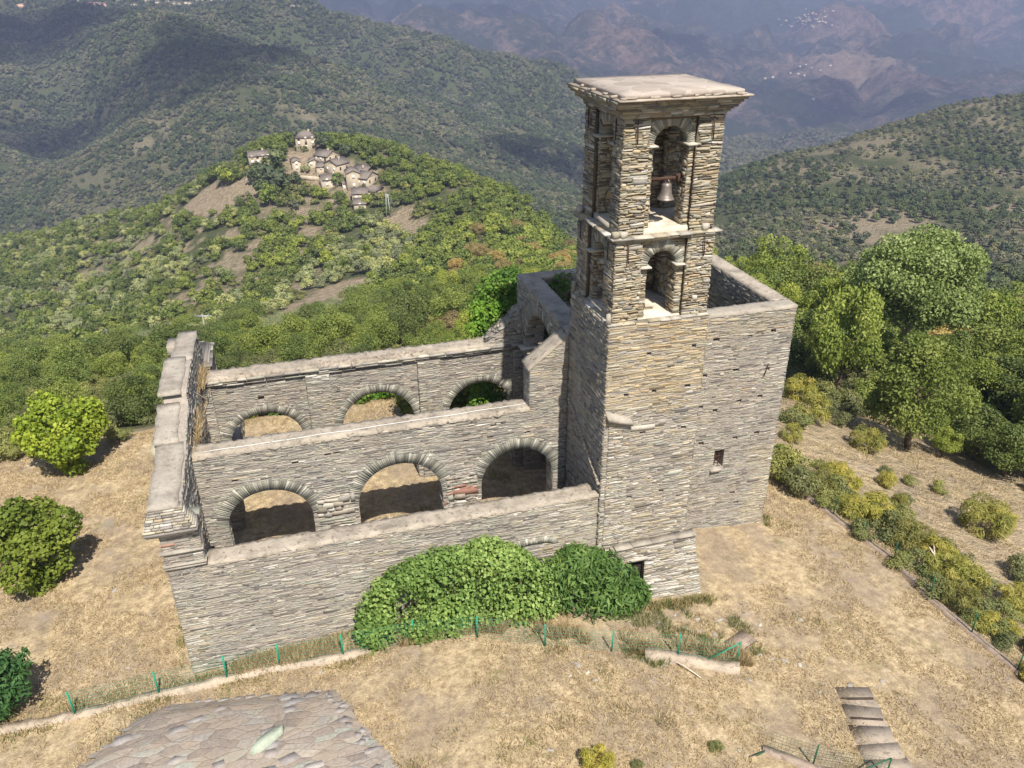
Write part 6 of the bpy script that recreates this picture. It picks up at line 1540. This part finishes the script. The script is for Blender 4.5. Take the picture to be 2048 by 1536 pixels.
# ------------------------------------------------------------------ clouds above the frame: their shadows lie on the far hills
def cloud_mat():
    t = NT('cloud_white'); t.col((.85, .86, .88)); t.rgh(1.)
    tp = t.n('ShaderNodeBsdfTransparent'); mx = t.n('ShaderNodeMixShader'); mx.inputs[0].default_value = .80
    t.l(t.p.outputs[0], mx.inputs[1]); t.l(tp.outputs[0], mx.inputs[2]); t.l(mx.outputs[0], t.out.inputs[0]); return t.m
M_CL = cloud_mat()
def cloud(pix, alt, rx, ry, seed):
    p = at(*pix, 300.); k = (alt-p[2])/SUNV[2]; c = p+SUNV*k; r = np.random.default_rng(seed); mb = MB()
    for i in range(34):
        a = r.uniform(0, 2*PI); q = r.random()**.7*1.15; x, y = c[0]+HR[0]*q*rx*math.cos(a)+HF[0]*q*ry*math.sin(a), c[1]+HR[1]*q*rx*math.cos(a)+HF[1]*q*ry*math.sin(a); s = .42*min(rx, ry)*r.uniform(.45, 1.15)
        pr = [(.001, -.3*s), (.7*s, -.28*s), (s, 0), (.85*s, .35*s), (.5*s, .62*s), (.001, .72*s)]; mb.lathe(pr, (x, y, alt), 12)
    o = mb.build('cloud', [M_CL], smooth=True); tag(o, kind='structure')
SUNV = np.array([.085, -1., 1.35]); SUNV /= np.linalg.norm(SUNV)
for pix, rx, ry, sd in (((390, 110), 170, 200, 1), ((120, 70), 260, 170, 2), ((40, 70), 200, 200, 3), ((1140, 335), 90, 110, 4), ((1680, 215), 330, 260, 5), ((30, 290), 120, 80, 6), ((900, 20), 420, 300, 7), ((1350, 90), 300, 240, 8)):
    cloud(pix, 620. if pix[1] > 60 or pix[0] < 600 else 900., rx, ry, sd)
# ------------------------------------------------------------------ light
SUN = np.array([.085, -1., 1.35]); SUN /= np.linalg.norm(SUN)
sl = bpy.data.lights.new('sun', 'SUN'); sl.energy = 4.4; sl.angle = math.radians(.53); sl.color = (1., .95, .87)
so_ = bpy.data.objects.new('sun', sl); COL.objects.link(so_)
so_.rotation_euler = Vector(-SUN).to_track_quat('-Z', 'Y').to_euler(); so_.location = (0, -60, 90)
wd = bpy.data.worlds.new('World'); scn.world = wd; wd.use_nodes = True; wt = wd.node_tree
sk = wt.nodes.new('ShaderNodeTexSky'); sk.sky_type = 'NISHITA'; sk.sun_disc = False
sk.sun_elevation = math.asin(SUN[2]); sk.sun_rotation = math.atan2(SUN[0], SUN[1]); sk.air_density = 1.; sk.dust_density = 1.2
bg = wt.nodes['Background']; wt.links.new(sk.outputs[0], bg.inputs[0]); bg.inputs[1].default_value = .075
vs = scn.view_settings; vs.view_transform = 'Standard'; vs.look = 'None'; vs.exposure = 0.85; vs.gamma = 1; vs.use_curve_mapping = False
cy = scn.cycles; cy.use_denoising = True; cy.denoiser = 'OPENIMAGEDENOISE'; cy.max_bounces = 5; cy.diffuse_bounces = 3; cy.transparent_max_bounces = 32; cy.volume_bounces = 0
cy.sample_clamp_indirect = 6; cy.use_adaptive_sampling = False

# ------------------------------------------------------------------ haze in the valley air
HB = bpy.data.materials.new('valley_haze'); HB.use_nodes = True; ht = HB.node_tree; ht.nodes.clear()
ho = ht.nodes.new('ShaderNodeOutputMaterial'); pv = ht.nodes.new('ShaderNodeVolumePrincipled')
pv.inputs['Color'].default_value = (.54, .62, .95, 1); pv.inputs['Density'].default_value = 1.5e-4; pv.inputs['Anisotropy'].default_value = 0.
ht.links.new(pv.outputs[0], ho.inputs[1])
zmin, zmax = float(TZ.min())-1.5, max(float(TZ.max())+20, 45.)
mb = MB(); ca_, sa_ = math.cos(-YAW), math.sin(-YAW)
def hp(s, d, z): return (CAM[0]+HR[0]*s+HF[0]*d, CAM[1]+HR[1]*s+HF[1]*d, z)
W = 9400
mb.hexa([hp(-W, -60, zmin), hp(W, -60, zmin), hp(W, 8800, zmin), hp(-W, 8800, zmin), hp(-W, -60, zmax), hp(W, -60, zmax), hp(W, 8800, zmax), hp(-W, 8800, zmax)])
tag(mb.build('haze', [HB]), kind='stuff')
